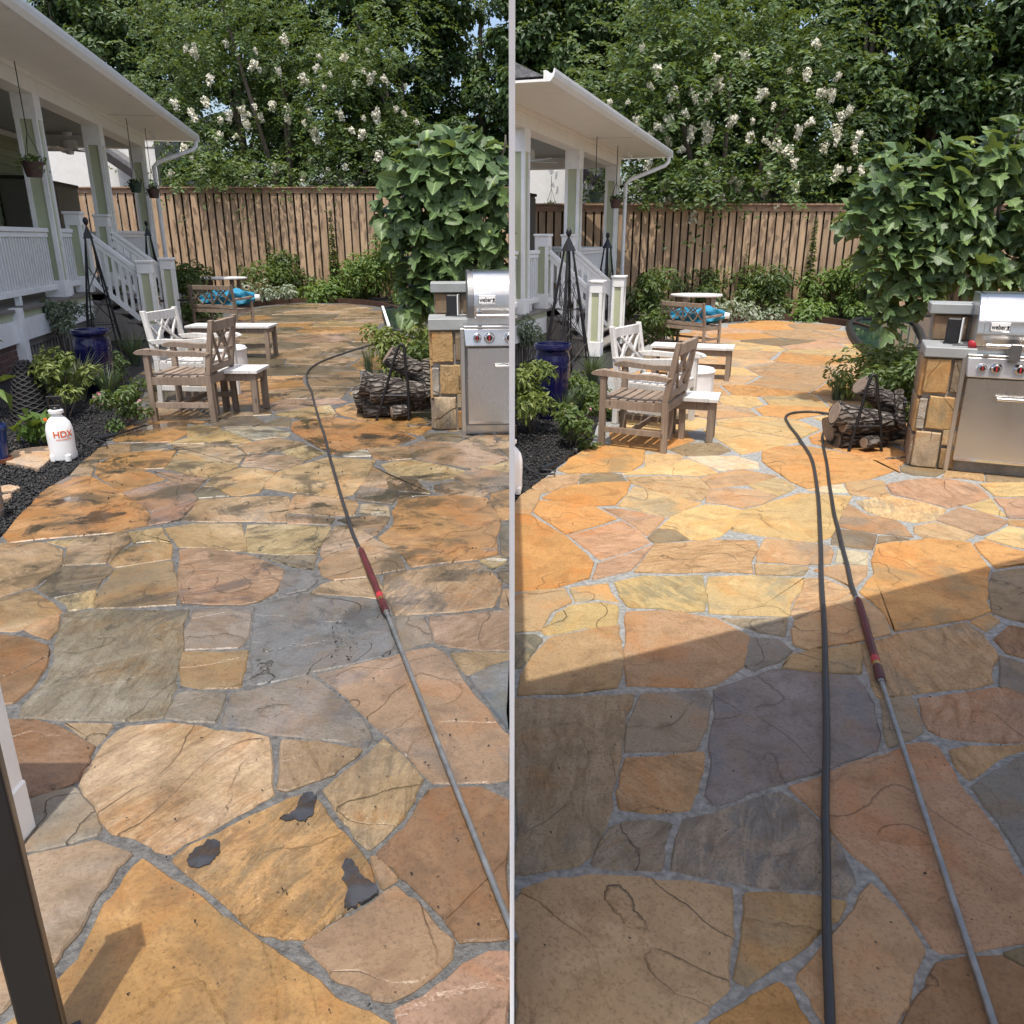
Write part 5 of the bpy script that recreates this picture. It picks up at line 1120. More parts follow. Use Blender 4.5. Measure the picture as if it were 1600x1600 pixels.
    x = lambda p: p*k; g_px = 1474 if right else 723; zg = lambda py: PLN(g_px, py, gb, np.array((0, 1., 0)))[2]; z1 = zg(583) if right else zg(537); zt = zg(556) if right else zg(513); zl = zg(541) if right else zg(497); hl = (zg(461) if right else zg(425))-zl
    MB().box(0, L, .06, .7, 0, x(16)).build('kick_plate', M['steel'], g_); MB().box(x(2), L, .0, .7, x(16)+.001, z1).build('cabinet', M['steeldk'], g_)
    MB().box(-x(1), x(6), -.01, .7, 0, zt).build('side_frame', M['steel'], g_, bevel=.004)
    dw = x(110)
    for i in range(3):
        x0 = x(9)+i*(dw+x(4)); d = MB().box(x0, x0+dw, -.032, -.002, x(20), z1-x(6)).build('door', M['steel'], g_, bevel=.005)
        if d: MB().tube([(x0+x(42), -.07, z1-x(33)), (x0+dw-x(4), -.07, z1-x(33))], .013, 10).build('handle', M['chrome'], d, smooth=50); MB().tube([(x0+x(46), -.03, z1-x(33)), (x0+x(46), -.07, z1-x(33))], .008, 8).build('handle_stud', M['chrome'], d)
        if d: MB().box(x0+x(1), x0+dw-x(1), -.038, -.0325, x(20), x(24)).build('door_lip', M['chrome'], d)
    # control panel
    zb = z1-x(2); mb = MB(); p = [(x(6), -.09, zb), (L, -.09, zb), (L, .1, zb), (x(6), .1, zb), (x(4), -.05, zt), (L, -.05, zt), (L, .1, zt), (x(4), .1, zt)]; mb.hexa(p).build('control_panel', M['steel'], g_, bevel=.006)
    MB().box(x(4), L, -.045, .2, zt+.001, zt+x(4)).build('front_shelf', M['chrome'], g_, bevel=.004); MB().box(x(12), L, .05, .25, zt+x(4)+.001, zl-.004).build('cook_box', M['steel'], g_)
    for i, px in enumerate((24, 42, 72, 102, 132, 160)):
        if px*k > L: break
        zc = (zb+zt)/2+.0; y = -.075; rad = x(7 if i else 5.5); mb = MB(); mb.tube([(x(px), y, zc), (x(px), y-.012, zc), (x(px), y-.035, zc), (x(px), y-.04, zc)], [rad*1.2, rad*1.2, rad*.9, rad*.75], 18); q = mb.build('knob', M['chrome'], g_, smooth=40)
        if q: MB().tube([(x(px), y-.0405, zc), (x(px), y-.043, zc)], rad*.62, 14).build('knob_face', M['enamel'], q); MB().box(x(px)-rad*.16, x(px)+rad*.16, y-.048, y-.0435, zc-rad*.5, zc+rad*.55).build('pointer', M['redp'], q)
    # lid: curved profile
    pr = [(.02, zl), (.0, zl+hl*.25), (.015, zl+hl*.5), (.06, zl+hl*.78), (.13, zl+hl*.95), (.2, zl+hl), (.5, zl+hl), (.55, zl+hl*.5), (.55, zl)]
    x0 = x(16); n = len(pr); mb = MB(); mb.add([(x0, y, z) for y, z in pr]+[(L, y, z) for y, z in pr], [tuple(range(n)), tuple(range(n, 2*n))[::-1]]+[(i, n+i, n+(i+1) % n, (i+1) % n) for i in range(n)]); lid = mb.build('lid', M['steel'], g_, bevel=.004, smooth=25)
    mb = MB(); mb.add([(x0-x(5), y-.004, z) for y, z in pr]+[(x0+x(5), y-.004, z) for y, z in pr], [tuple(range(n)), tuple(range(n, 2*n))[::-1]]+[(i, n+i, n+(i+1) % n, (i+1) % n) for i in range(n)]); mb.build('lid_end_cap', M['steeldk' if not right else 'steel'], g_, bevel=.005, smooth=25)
    hz = zl+x(4); MB().tube([(x0+x(8), -.085, hz), (L, -.085, hz)], .016, 12).build('lid_handle', M['chrome'], g_, smooth=50)
    MB().tube([(x0+x(13), -.0, hz), (x0+x(13), -.088, hz)], .019, 12).build('handle_bracket', M['chrome'], g_, smooth=50)
    if right: MB().box(x(55), x(69), -.115, -.05, hz-x(20), hz+x(4)).build('lid_clip', M['steeldk'], g_, bevel=.004)
    # badge
    bx0 = x(27); bw = x(26); bz = zl+hl*.40
    MB().box(bx0, bx0+bw, -.014, .012, bz-x(6.5), bz+x(6.5)).build('badge', M['chrome'], g_, bevel=.003); MB().box(bx0+x(1), bx0+bw-x(1), -.0155, -.0142, bz-x(5.2), bz+x(5.2)).build('badge_plate', M['gutter'], g_)
    me = text_mesh('weber', x(9.6), .0008); V = np.array([v.co[:] for v in me.vertices]); W = np.stack([bx0+bw*.42+V[:, 0]*.74, -.0162-V[:, 2], bz+V[:, 1]], 1); me.vertices.foreach_set('co', W.astype(np.float32).ravel()); me.materials.clear(); me.materials.append(M['enamel'])
    ok = (W[:, 0]*math.cos(CR)+gb[0])*S > GAPX
    if ok.all(): link('badge_lettering', me, g_)
    mb = MB(); mb.lathe([(.001, -x(1.6)), (x(1.6), -x(1.0)), (x(1.9), 0), (x(1.6), x(.9)), (.001, x(1.4))], 10); mb.v = [(p[0]+bx0+bw*.88, p[1]*.2-.0162, p[2]+bz+x(1)) for p in mb.v]
    for q in (-1, 0, 1): mb.tube([(bx0+bw*.88, -.0165, bz), (bx0+bw*.88+q*x(2), -.0165, bz-x(4))], x(.4), 5)
    mb.build('badge_mark', M['enamel'], g_)
    if right:
        q = thing('red_knob', 'red round regulator knob beside the grill lid on the right counter', 'knob', b+RC@np.array((wd*.93, .02, HS+.003)), CR); MB().lathe([(.005, 0), (.025, .0), (.03, .012), (.03, .035), (.022, .045), (.005, .047)], 16).build('knob', M['redp'], q, smooth=40); MB().tube([(-.12, .0, .012), (-.02, 0, .015)], .006, 6).build('hose_stub', M['enamel'], q)
    CLIP[0] = None
counter(False); counter(True)
# ------------------------------------------------------------------ small pond beside the fig tree
def pond(right):
    S = 1 if right else -1; sd = WH[S]; CLIP[0] = S
    out = [(598, 485), (640, 481), (690, 486), (690, 530), (640, 522), (608, 517)] if not right else [(1326, 512), (1345, 503), (1420, 505), (1440, 545), (1380, 565), (1350, 550), (1332, 530)]
    P = [tuple(G(*p)[:2]) for p in out]; c = np.mean(P, axis=0); r = thing('garden_pond', f'small grey green pond with dark rim beside the fig tree, {sd} patio', 'pond', (*c, 0)); Q = [(p[0]-c[0], p[1]-c[1]) for p in P]
    MB().prism([(q[0]*.98, q[1]*.98) for q in Q], -.03, .045).build('water', M['pond'], r)
    q = [np.array((*p, .05)) for p in Q]; q.append(q[0]); MB().tube(smooth_path(q, 4), .055 if right else .03, 8, cap=False).build('rim', M['liner'], r, smooth=60)
    if not right: MB().beam((*Q[0], .085), (*Q[-1], .085), .05, .03).build('edge_strip', M['white'], r)
    CLIP[0] = None
pond(False); pond(True)
# ------------------------------------------------------------------ puddles left on the dirty patio
def puddle(i, pts, lab):
    Q = [np.array((*G(*p)[:2], 0)) for p in pts]; rg_ = random.Random(i); P = smooth_path(Q[-2:]+Q+Q[:2], 5)[10:10+5*len(Q)]; P = [p+np.array((rg_.gauss(0, .0026), rg_.gauss(0, .0026), 0)) for p in P]; c = np.mean(P, axis=0); mb = MB(); mb.prism([(p[0]-c[0], p[1]-c[1]) for p in P], .0, .0085)
    o = mb.build('puddle', M['puddle'], clip=False); o.location = (c[0], c[1], 0); tag(o, lab, 'puddle', 'dark puddles on the wet patio')
PD = [([(294, 1352), (300, 1335), (325, 1316), (342, 1318), (343, 1335), (328, 1352), (308, 1358)], 'oval dark puddle on the orange stone, lower left patio'), ([(540, 1345), (552, 1348), (565, 1372), (586, 1385), (588, 1398), (560, 1415), (540, 1422), (542, 1400), (538, 1370)], 'irregular dark puddle at the edge of the orange stone near the lance'),
      ([(470, 1245), (488, 1240), (495, 1252), (488, 1278), (468, 1284), (440, 1282), (462, 1268)], 'grey puddle at the top corner of the orange stone')]
for i, (p, l) in enumerate(PD): puddle(i, p, l)
# ------------------------------------------------------------------ planting beds
def bed(name, label, P, m, z=-.02, kind='structure'):
    o = MB().prism(P, -.045, z).build(name, M[m], clip=False); return tag(o, label, 'bed', kind=kind)
def in_poly(P, n, seed):
    r_ = random.Random(seed); xs = [p[0] for p in P]; ys = [p[1] for p in P]; out = []
    while len(out) < n:
        x, y = r_.uniform(min(xs), max(xs)), r_.uniform(min(ys), max(ys))
        if pin(P, x, y): out.append((x, y))
    return np.array(out)
def chips(name, label, P, n, size, m, seed, z0=-.02):
    g_ = np.random.default_rng(seed); c = in_poly(P, n, seed); pos = np.stack([c[:, 0], c[:, 1], z0+g_.random(n)*.012], 1)
    q = g_.normal(size=(n, 4)); q /= np.linalg.norm(q, axis=1, keepdims=True); a, b, cc, d = q.T
    Rm = np.stack([np.stack([1-2*(cc*cc+d*d), 2*(b*cc-a*d), 2*(b*d+a*cc)], 1), np.stack([2*(b*cc+a*d), 1-2*(b*b+d*d), 2*(cc*d-a*b)], 1), np.stack([2*(b*d-a*cc), 2*(cc*d+a*b), 1-2*(b*b+cc*cc)], 1)], 1)
    T = np.array([(1, 1, 1), (-1, -1, 1), (-1, 1, -1), (1, -1, -1)])*np.array((1, .6, .4)); s = size*g_.uniform(.5, 1.3, n)
    V = (np.einsum('nij,kj->nki', Rm, T)*s[:, None, None]+pos[:, None, :]).reshape(-1, 3); i = np.arange(n)*4
    Fq = np.concatenate([np.stack([i+x, i+y, i+w_], 1) for x, y, w_ in ((0, 1, 2), (0, 3, 1), (0, 2, 3), (1, 3, 2))])
    o = link(name, npmesh(name, V, Fq), None, M[m]); return tag(o, label, 'mulch', kind='stuff')
eL = wpoly(OUTL, False); BL = [FL.T(-6, -.3, 0)[:2], FL.T(0, -.3, 0)[:2], FL.T(0, .9, 0)[:2], FL.T(1.9, 1.1, 0)[:2]]+eL+[tuple(np.array(eL[-1])+np.array((-1.5, -1.2)))]
BL = [tuple(p) for p in BL]; bed('mulch_bed', 'black mulch bed between the porch and the wet left patio', BL, 'mulch', -.012)
eR = [p for p in wpoly(OUTL, True) if p[0] > .05]; dd = np.array(eR[-1])-np.array(eR[-2]); kk = (GAPX-eR[-1][0])/dd[0]; eR.append((GAPX, eR[-1][1]+dd[1]*kk))
BR = [(GAPX, FR_.T(-1.6, 0, 0)[1]), tuple(FR_.T(0, -.2, 0)[:2]), tuple(FR_.T(0, .9, 0)[:2]), tuple(FR_.T(1.9, 1.1, 0)[:2])]+eR; bed('mulch_bed', 'black mulch bed between the porch and the dry right patio', BR, 'mulch', -.012)
nearL = [tuple(G(*p)[:2]) for p in [(-30, 860), (5, 833), (75, 760), (112, 740), (143, 708), (172, 680), (200, 655), (150, 610), (60, 600), (-30, 650)]]
chips('mulch_chips', 'loose black mulch chips scattered over the left bed', nearL, 9000, .011, 'mulchbit', 3, -.010)
nearR = [p for p in BR if p[1] < 9.5]+[(.02, 9.5), (1.0, 9.5)]; nearR = [(GAPX+.01, eR[-1][1]), (GAPX+.01, 9.0), (eR[0][0]-.2, 9.0)]+[q for q in eR if q[1] < 9.0]
chips('mulch_chips', 'loose black mulch chips scattered over the right bed', nearR, 5000, .011, 'mulchbit', 4, -.010)
def edging(label, pts, h=.06):
    P = smooth_path([np.array((*G(*p)[:2], 0)) for p in pts], 5); o = P[len(P)//2]; mb = MB()
    for a, b in zip(P[:-1], P[1:]): mb.beam(a-o+(0, 0, h/2), b-o+(0, 0, h/2), .03, h+.06)
    ob = mb.build('steel_edging', M['edging'], clip=False); ob.location = tuple(o); tag(ob, label, 'edging')
edging('rusty curved steel edging along the back bed of the left patio', [(300, 503), (360, 484), (410, 476), (470, 471), (540, 472), (590, 477), (628, 487)]); edging('rusty curved steel edging along the back bed of the right patio', [L2R(p) for p in [(300, 503), (360, 484), (410, 476), (470, 471), (540, 472), (590, 477), (628, 487)]])
# ------------------------------------------------------------------ plants
def shrub(name, label, base, H, RX, n, leaf, size, asp=.45, cat='shrub', group=None, side=None, up=.6, stems=5, flowers=None, clumps=None, lift=.25, seed=None, cones=False):
    CLIP[0] = side; sdx = seed or sd_(); g_ = np.random.default_rng(sdx); base = np.array(base); r = thing(name, label, cat, base, 0, 1, group); clumps = clumps or max(5, n//90)
    C = np.stack([g_.normal(0, RX*.45, clumps), g_.normal(0, RX*.45, clumps), H*(lift+(1-lift)*g_.random(clumps)**.8)], 1); C[:, :2] *= (1-.45*np.clip(C[:, 2:]/H-.5, 0, 1))
    idx = g_.integers(0, clumps, n); rad = RX*g_.uniform(.22, .38, clumps); d = g_.normal(size=(n, 3)); d /= np.linalg.norm(d, axis=1, keepdims=True)
    P = C[idx]+d*(rad[idx]*g_.random(n)**.33)[:, None]*np.array((1, 1, .8)); P[:, 2] = np.maximum(P[:, 2], .02)
    nr = d*.8+np.array((0, -.15, up))+g_.normal(0, .35, (n, 3)); tip = d+g_.normal(0, .5, (n, 3))+np.array((0, 0, -.1))
    V, Fq, t = leafset(n, P, nr, size*g_.uniform(.6, 1.25, n), asp, tip=tip, seed=sdx+1); t = np.clip(t*.7+np.repeat((g_.random(clumps))[idx], 4)*.3, 0, 1)
    leafobj('foliage', V+base, Fq, t, M[leaf], r, base)
    mb = MB()
    for k in range(min(stems, clumps)): c = C[k]; mb.tube([(c[0]*.2, c[1]*.2, 0), (c[0]*.55, c[1]*.55, c[2]*.5), c], [max(.006, H*.012), H*.009, .004], 5)
    if stems: mb.build('stems', M['limb'], r, smooth=60)
    if flowers:
        m, nf, fs = flowers
        for k in range(nf):
            j = g_.integers(0, n); p = P[j]+d[j]*.02
            if not inside_lot(p[0]+base[0]): continue
            q = 14; dd_ = g_.normal(size=(q, 3)); dd_ /= np.linalg.norm(dd_, axis=1, keepdims=True); Vf, Ff, tf = leafset(q, dd_*fs*.4, dd_, fs*.6, .9, seed=sdx+k); o = link('blossom', npmesh('blossom', Vf, Ff, tf), r, M[m], tuple(p))
    CLIP[0] = None; return r
def grass(name, label, base, H, n, leaf, spread=.5, wd=.012, side=None, cat='ornamental grass', group=None, r0=.06):
    CLIP[0] = side; g_ = np.random.default_rng(sd_()); base = np.array(base); r = thing(name, label, cat, base, 0, 1, group); Vs = []; Fs = []; ts = []
    for i in range(n):
        a = g_.random()*6.28; d = np.array((math.cos(a), math.sin(a), 0)); sdv = np.array((-d[1], d[0], 0))*wd/2; L = H*g_.uniform(.6, 1.1); sp = spread*g_.uniform(.3, 1.2); b0 = d*g_.random()*r0; tt = g_.random(); k0 = len(Vs)
        for q in range(5):
            t = q/4; p = b0+d*sp*L*t**1.6+np.array((0, 0, L*(t-.35*sp*t**3))); w_ = 1-t**2; Vs += [p-sdv*w_, p+sdv*w_+np.array((0, 0, .001))]; ts += [tt, tt]
        for q in range(4): Fs += [(k0+2*q, k0+2*q+1, k0+2*q+3), (k0+2*q, k0+2*q+3, k0+2*q+2)]
    link('blades', npmesh('blades', np.array(Vs), np.array(Fs), ts), r, M[leaf]); CLIP[0] = None; return r
# --- left bed
def hpx(b, px): return px*MPP(b)
b = G(100, 640); grass('variegated_grass', 'cream and green striped grassy plant behind the wicker cone, left bed', b+np.array((-.1, .5, 0)), hpx(b, 85), 170, 'lf_var', .75, .022)
b = G(98, 652); shrub('nandina_shrub', 'yellow green airy shrub between the wicker cone and the blue urn, left bed', b, hpx(b, 95), .30, 1000, 'lf_lime', .065, .38, side=-1, stems=7, lift=.35)
b = G(108, 560); shrub('variegated_shrub', 'small pale variegated shrub against the white deck fascia, left bed', b, hpx(b, 92), .30, 1100, 'lf_silver', .07, .35, lift=.5, stems=6)
b = G(197, 668); shrub('pentas_plant', 'low leafy plant with tiny pink flowers beside the brown armchair, left bed', b+np.array((0, .1, 0)), hpx(b, 56), .24, 900, 'lf_shrub', .05, .5, cat='flowering plant', flowers=('pink', 16, .035), lift=.1)
b = G(170, 622); grass('blue_fescue', 'blue green grass clump in front of the blue urn, left bed', b, hpx(b, 62), 120, 'lf_grass', .55, .008)
b = G(212, 570); grass('blue_fescue', 'blue green grass clump below the porch stairs, left bed', b, hpx(b, 62), 160, 'lf_grass', .6, .009)
b = G(195, 600); shrub('groundcover_shrub', 'low green shrub right of the blue urn, left bed', b, hpx(b, 45), .35, 900, 'lf_shrub', .05, .5)
b = G(232, 612); shrub('groundcover_shrub', 'small green plant behind the brown armchair legs, left bed', b, hpx(b, 28), .2, 400, 'lf_shrub', .045, .5)
b = G(60, 700); shrub('leafy_plant', 'broad leaved bright green plant just left of the white sprayer, left bed', b+np.array((-.02, .12, 0)), hpx(b, 46), .16, 46, 'lf_ivy', .14, .75, cat='plant', clumps=7, stems=7, lift=.4)
b = G(4, 480); shrub('potted_foliage', 'long green leaves rising from the blue pot at the left edge', G(2, 722)+np.array((-.03, 0, 0)), 1.15, .12, 40, 'lf_ivy', .17, .35, cat='plant', clumps=8, stems=3, lift=.45)
# --- right bed
b = G(830, 676); shrub('nandina_shrub', 'yellow green airy shrub left of the blue urn, right bed', b, hpx(b, 95), .30, 1300, 'lf_lime', .065, .38, side=1, stems=7, lift=.3)
b = G(818, 570); shrub('variegated_shrub', 'small pale variegated shrub against the white deck fascia, right bed', b, hpx(b, 72), .30, 900, 'lf_silver', .065, .35, side=1, lift=.5, stems=6)
b = G(905, 700); shrub('pentas_plant', 'low leafy plant with tiny pink flowers beside the brown armchair, right bed', b+np.array((-.05, .1, 0)), hpx(b, 58), .22, 900, 'lf_shrub', .05, .5, cat='flowering plant', side=1, flowers=('pink', 4, .025), lift=.1)
b = G(880, 655); grass('blue_fescue', 'blue green grass clump in front of the blue urn, right bed', b, hpx(b, 62), 120, 'lf_grass', .55, .008)
b = G(925, 600); grass('blue_fescue', 'blue green grass clump below the porch stairs, right bed', b, hpx(b, 58), 160, 'lf_grass', .6, .009)
b = G(912, 640); shrub('groundcover_shrub', 'low green shrub right of the blue urn, right bed', b, hpx(b, 50), .33, 1000, 'lf_shrub', .05, .5)
b = G(950, 655); shrub('groundcover_shrub', 'small green plant behind the brown armchair legs, right bed', b, hpx(b, 30), .2, 400, 'lf_shrub', .045, .5)
# --- grass and shrubs by the logs
for (px, py, sd, S, hh) in ((577, 585, 'left', -1, 48), (603, 575, 'left', -1, 40), (1307, 625, 'right', 1, 48), (1345, 612, 'right', 1, 42)):
    b = G(px, py); grass('rush_clump', f'thin upright rushes behind the log rack, {"taller left clump" if hh == 48 else "shorter right clump"}, {sd} patio', b, hpx(b, hh), 70, 'lf_grass', .28, .007, side=S)
def mass(sd, S, L):
    for i, (name, lab, x, y, h, rx, n, leaf, size, up) in enumerate(L):
        b = G(x, y); shrub(name, f'{lab}, {sd} patio', b, hpx(b, h), rx, n, leaf, size, .45, side=S, up=up, lift=.12, group=f'shrubs around the {sd} patio')
mass('left', -1, [('abelia_shrub', 'glossy green shrub spilling behind the logs', 650, 585, 62, .55, 2600, 'lf_lime', .075, .6), ('abelia_shrub', 'dark green shrub between the logs and the stone counter', 672, 615, 70, .35, 1600, 'lf_shrub', .07, .6),
    ('spreading_shrub', 'dense feathery shrub at the middle of the back fence', 448, 466, 60, 1.0, 3200, 'lf_shrub', .13, .8), ('spreading_shrub', 'leafy shrub behind the dining table', 350, 464, 58, .8, 2400, 'lf_shrub', .13, .8), ('spreading_shrub', 'low shrub behind the porch newel posts', 292, 488, 75, .7, 2000, 'lf_shrub', .11, .8),
    ('climbing_vine', 'pale green vine mound against the back fence near the fig', 570, 468, 60, .8, 2600, 'lf_ivy', .12, .7), ('climbing_vine', 'tall pale vine beside the fig tree', 618, 472, 95, .85, 3000, 'lf_ivy', .11, .7), ('hosta_row', 'low broad leaves along the back edging', 510, 470, 22, .9, 900, 'lf_ivy', .14, .8), ('hosta_row', 'low broad leaves left of the back edging', 415, 475, 22, .8, 800, 'lf_silver', .12, .8), ('spreading_shrub', 'dark shrub below the bench at the porch corner', 300, 505, 40, .5, 1000, 'lf_shrub', .09, .8)])
mass('right', 1, [('abelia_shrub', 'glossy green shrub spilling behind the logs', 1392, 622, 66, .55, 2800, 'lf_lime', .075, .6), ('abelia_shrub', 'dark green shrub between the logs and the stone counter', 1412, 655, 90, .33, 1800, 'lf_shrub', .07, .6),
    ('spreading_shrub', 'dense feathery shrub at the middle of the back fence', 1185, 492, 63, .85, 3200, 'lf_shrub', .11, .8), ('spreading_shrub', 'leafy shrub behind the dining table', 1085, 490, 62, .75, 2400, 'lf_shrub', .11, .8), ('spreading_shrub', 'low shrub behind the porch newel posts', 1012, 510, 78, .6, 2000, 'lf_shrub', .10, .8),
    ('climbing_vine', 'pale green vine mound against the back fence near the fig', 1305, 493, 62, .7, 2600, 'lf_ivy', .10, .7), ('climbing_vine', 'tall pale vine beside the fig tree', 1350, 498, 100, .7, 3000, 'lf_ivy', .10, .7), ('hosta_row', 'low broad leaves along the back edging', 1250, 497, 24, .75, 900, 'lf_ivy', .12, .8), ('hosta_row', 'low broad leaves left of the back edging', 1150, 500, 24, .7, 800, 'lf_silver', .10, .8), ('spreading_shrub', 'dark shrub below the bench at the porch corner', 1028, 535, 45, .45, 1000, 'lf_shrub', .08, .8)])
def spire(label, px, py, hh, wd, S):
    b = G(px, py); H = hpx(b, hh); n = 420; g_ = np.random.default_rng(sd_()); r = thing('tall_spire_plant', label, 'plant', b); z = g_.random(n)*H; a = g_.random(n)*6.28; d = np.stack([np.cos(a), np.sin(a), np.full(n, .25)], 1); P = np.stack([np.zeros(n), np.zeros(n), z], 1)
    V, Fq, t = leafset(n, P, np.array((0, 0, 1.))+g_.normal(0, .3, (n, 3)), wd*(1.05-.75*z/H)*g_.uniform(.8, 1.1, n), .3, tip=d, seed=sd_()); link('foliage', npmesh('foliage', V, Fq, t), r, M['lf_shrub']); MB().tube([(0, 0, 0), (0, 0, H)], [.02, .008], 6).build('stem', M['limb'], r, clip=False)
spire('taller narrow spire plant against the back fence, left patio', 525, 468, 130, .22, -1); spire('shorter narrow spire plant in the middle shrub, left patio', 427, 466, 98, .2, -1)
spire('taller narrow spire plant against the back fence, right patio', 1258, 494, 145, .19, 1); spire('shorter narrow spire plant in the middle shrub, right patio', 1158, 492, 108, .17, 1)
# ------------------------------------------------------------------ fig trees with large lobed leaves
def fig_leaf_mesh(kind):
    lob = [(0, .0, 0), (.10, .04, 1), (.30, .10, 0), (.42, .28, 1), (.30, .36, 0), (.40, .58, 1), (.26, .66, 0), (.15, .62, 0), (.14, .86, 1), (0, 1.05, 0)] if kind == 0 else [(0, 0, 0), (.12, .05, 0), (.30, .2, 0), (.36, .45, 0), (.27, .72, 0), (.12, .92, 0), (0, 1.02, 0)]
    R_ = [(x, y) for x, y, _ in lob]; L_ = [(-x, y) for x, y in R_[1:-1]][::-1]; out = R_+L_; V = [(0, .42, -.03)]+[(x, y, .22*abs(x)-.38*(y-.35)**2) for x, y in out]; n = len(out)
    Fq = [(0, 1+i, 1+(i+1) % n) for i in range(n)]; me = npmesh('leaf', np.array(V), np.array(Fq), np.full(len(V), .3+.25*kind)); me.polygons.foreach_set('use_smooth', [True]*len(me.polygons)); me.materials.append(M['lf_fig']); return me
FIGM = [fig_leaf_mesh(0), fig_leaf_mesh(1), fig_leaf_mesh(0)]
for v in FIGM[2].attributes['tint'].data: v.value = .95
def fig_tree(sd, S, blobs, Y, trunk, nl, lsz, seed):
    CLIP[0] = S; g_ = np.random.default_rng(seed); b = np.array(trunk); r = thing('fig_tree', f'fig tree with large lobed leaves behind the stone counter, {sd} patio', 'tree', b)
    C = []
    for (px, py, rp) in blobs: c = AT(px, py, Y); C.append((c, rp*MPP(c)))
    mb = MB()
    hub = b+np.array((0, 0, .75))
    mb.tube([b-b, (hub-b)], [.07, .055], 8)
    for c, rad in C: m_ = (hub+c)/2+g_.normal(0, .08, 3); mb.tube([hub-b, m_-b, c-b, c+np.array((0, 0, rad*.6))-b], [.04, .026, .014, .007], 6)
    mb.build('trunk', M['figlimb'], r, smooth=60)
    L = []; w_ = np.array([q[1]**2 for q in C]); w_ /= w_.sum(); tries = 0
    while len(L) < nl and tries < nl*4:
        tries += 1; c, rad = C[g_.choice(len(C), p=w_)]; d = g_.normal(size=3); d /= np.linalg.norm(d); p = c+d*rad*g_.uniform(.62, 1.03)*np.array((1, .8, 1))
        if not inside_lot(p[0]-.12*S) or p[2] < .15: continue
        out = d*.9+np.array((0, -.25, .1)); tip = out*.7+np.array((0, 0, g_.choice((-.5, -.15, .25)) if d[2] < .55 else .75))+g_.normal(0, .55, 3); nr = np.array((0, -.5, .85))+d*.5+g_.normal(0, .5, 3); L.append((p, tip, nr))
    # twig tips: rosettes of upright young leaves
    L.sort(key=lambda q: q[0][1]); near = L[:300]; rest = L[300:]
    def mat4(p, tip, nr, s):
        n_ = Vector(nr).normalized(); t_ = Vector(tip); t_ = (t_-n_*t_.dot(n_)).normalized(); x_ = t_.cross(n_); m = Matrix((x_, t_, n_)).transposed().to_4x4(); m = Matrix.Translation(Vector(p-b)) @ m @ Matrix.Scale(s, 4); return m
    for p, tip, nr in near:
        o = link('leaf', FIGM[g_.choice(3, p=(.5, .3, .2))], r); o.matrix_local = mat4(p, tip, nr, lsz*g_.uniform(.65, 1.2))
    Vs = []; Fs = []; ts = []; k = 0
    for p, tip, nr in rest:
        me = FIGM[g_.choice(2)]; m = np.array(mat4(p, tip, nr, lsz*g_.uniform(.65, 1.2))); V = np.array([v.co[:] for v in me.vertices]); V = V@m[:3, :3].T+m[:3, 3]; Vs.append(V); Fs.append(np.array([q.vertices[:] for q in me.polygons])+k); ts.append(np.full(len(V), g_.random()*.7)); k += len(V)
    o = link('inner_leaves', npmesh('inner_leaves', np.concatenate(Vs), np.concatenate(Fs), np.concatenate(ts)), r, M['lf_fig']); o['kind'] = 'stuff'
    for i in range(9):
        c, rad = C[g_.integers(len(C))]; d = g_.normal(size=3); d[1] = -abs(d[1]); d /= np.linalg.norm(d); p = c+d*rad*.95
        if inside_lot(p[0]): me = MB().lathe([(.002, -.02), (.014, -.012), (.018, 0), (.012, .014), (.002, .024)], 10).build('fig_fruit', M['figfruit'], None, smooth=60, clip=False); me.parent = r; me.location = tuple(p-b)
    CLIP[0] = None
fig_tree('left', -1, [(650, 270, 42), (700, 265, 45), (745, 255, 42), (785, 290, 45), (625, 330, 38), (680, 330, 50), (735, 330, 50), (780, 360, 42), (650, 390, 42), (700, 395, 48), (745, 400, 44), (660, 445, 32), (650, 480, 24), (685, 440, 32), (655, 235, 22), (735, 222, 22), (790, 225, 22)], 8.6, G(705, 560), 1150, .205, 21)
fig_tree('right', 1, [(1385, 295, 42), (1435, 285, 42), (1480, 270, 42), (1530, 265, 45), (1580, 250, 45), (1625, 270, 45), (1350, 345, 30), (1400, 345, 46), (1450, 345, 50), (1500, 345, 50), (1560, 330, 50), (1615, 350, 48), (1390, 405, 42), (1440, 410, 48), (1500, 410, 44), (1560, 410, 44), (1610, 415, 40), (1400, 460, 34), (1390, 505, 24), (1430, 450, 34), (1390, 250, 20), (1475, 240, 18), (1590, 215, 22)], 7.6, G(1470, 590), 1500, .18, 22)
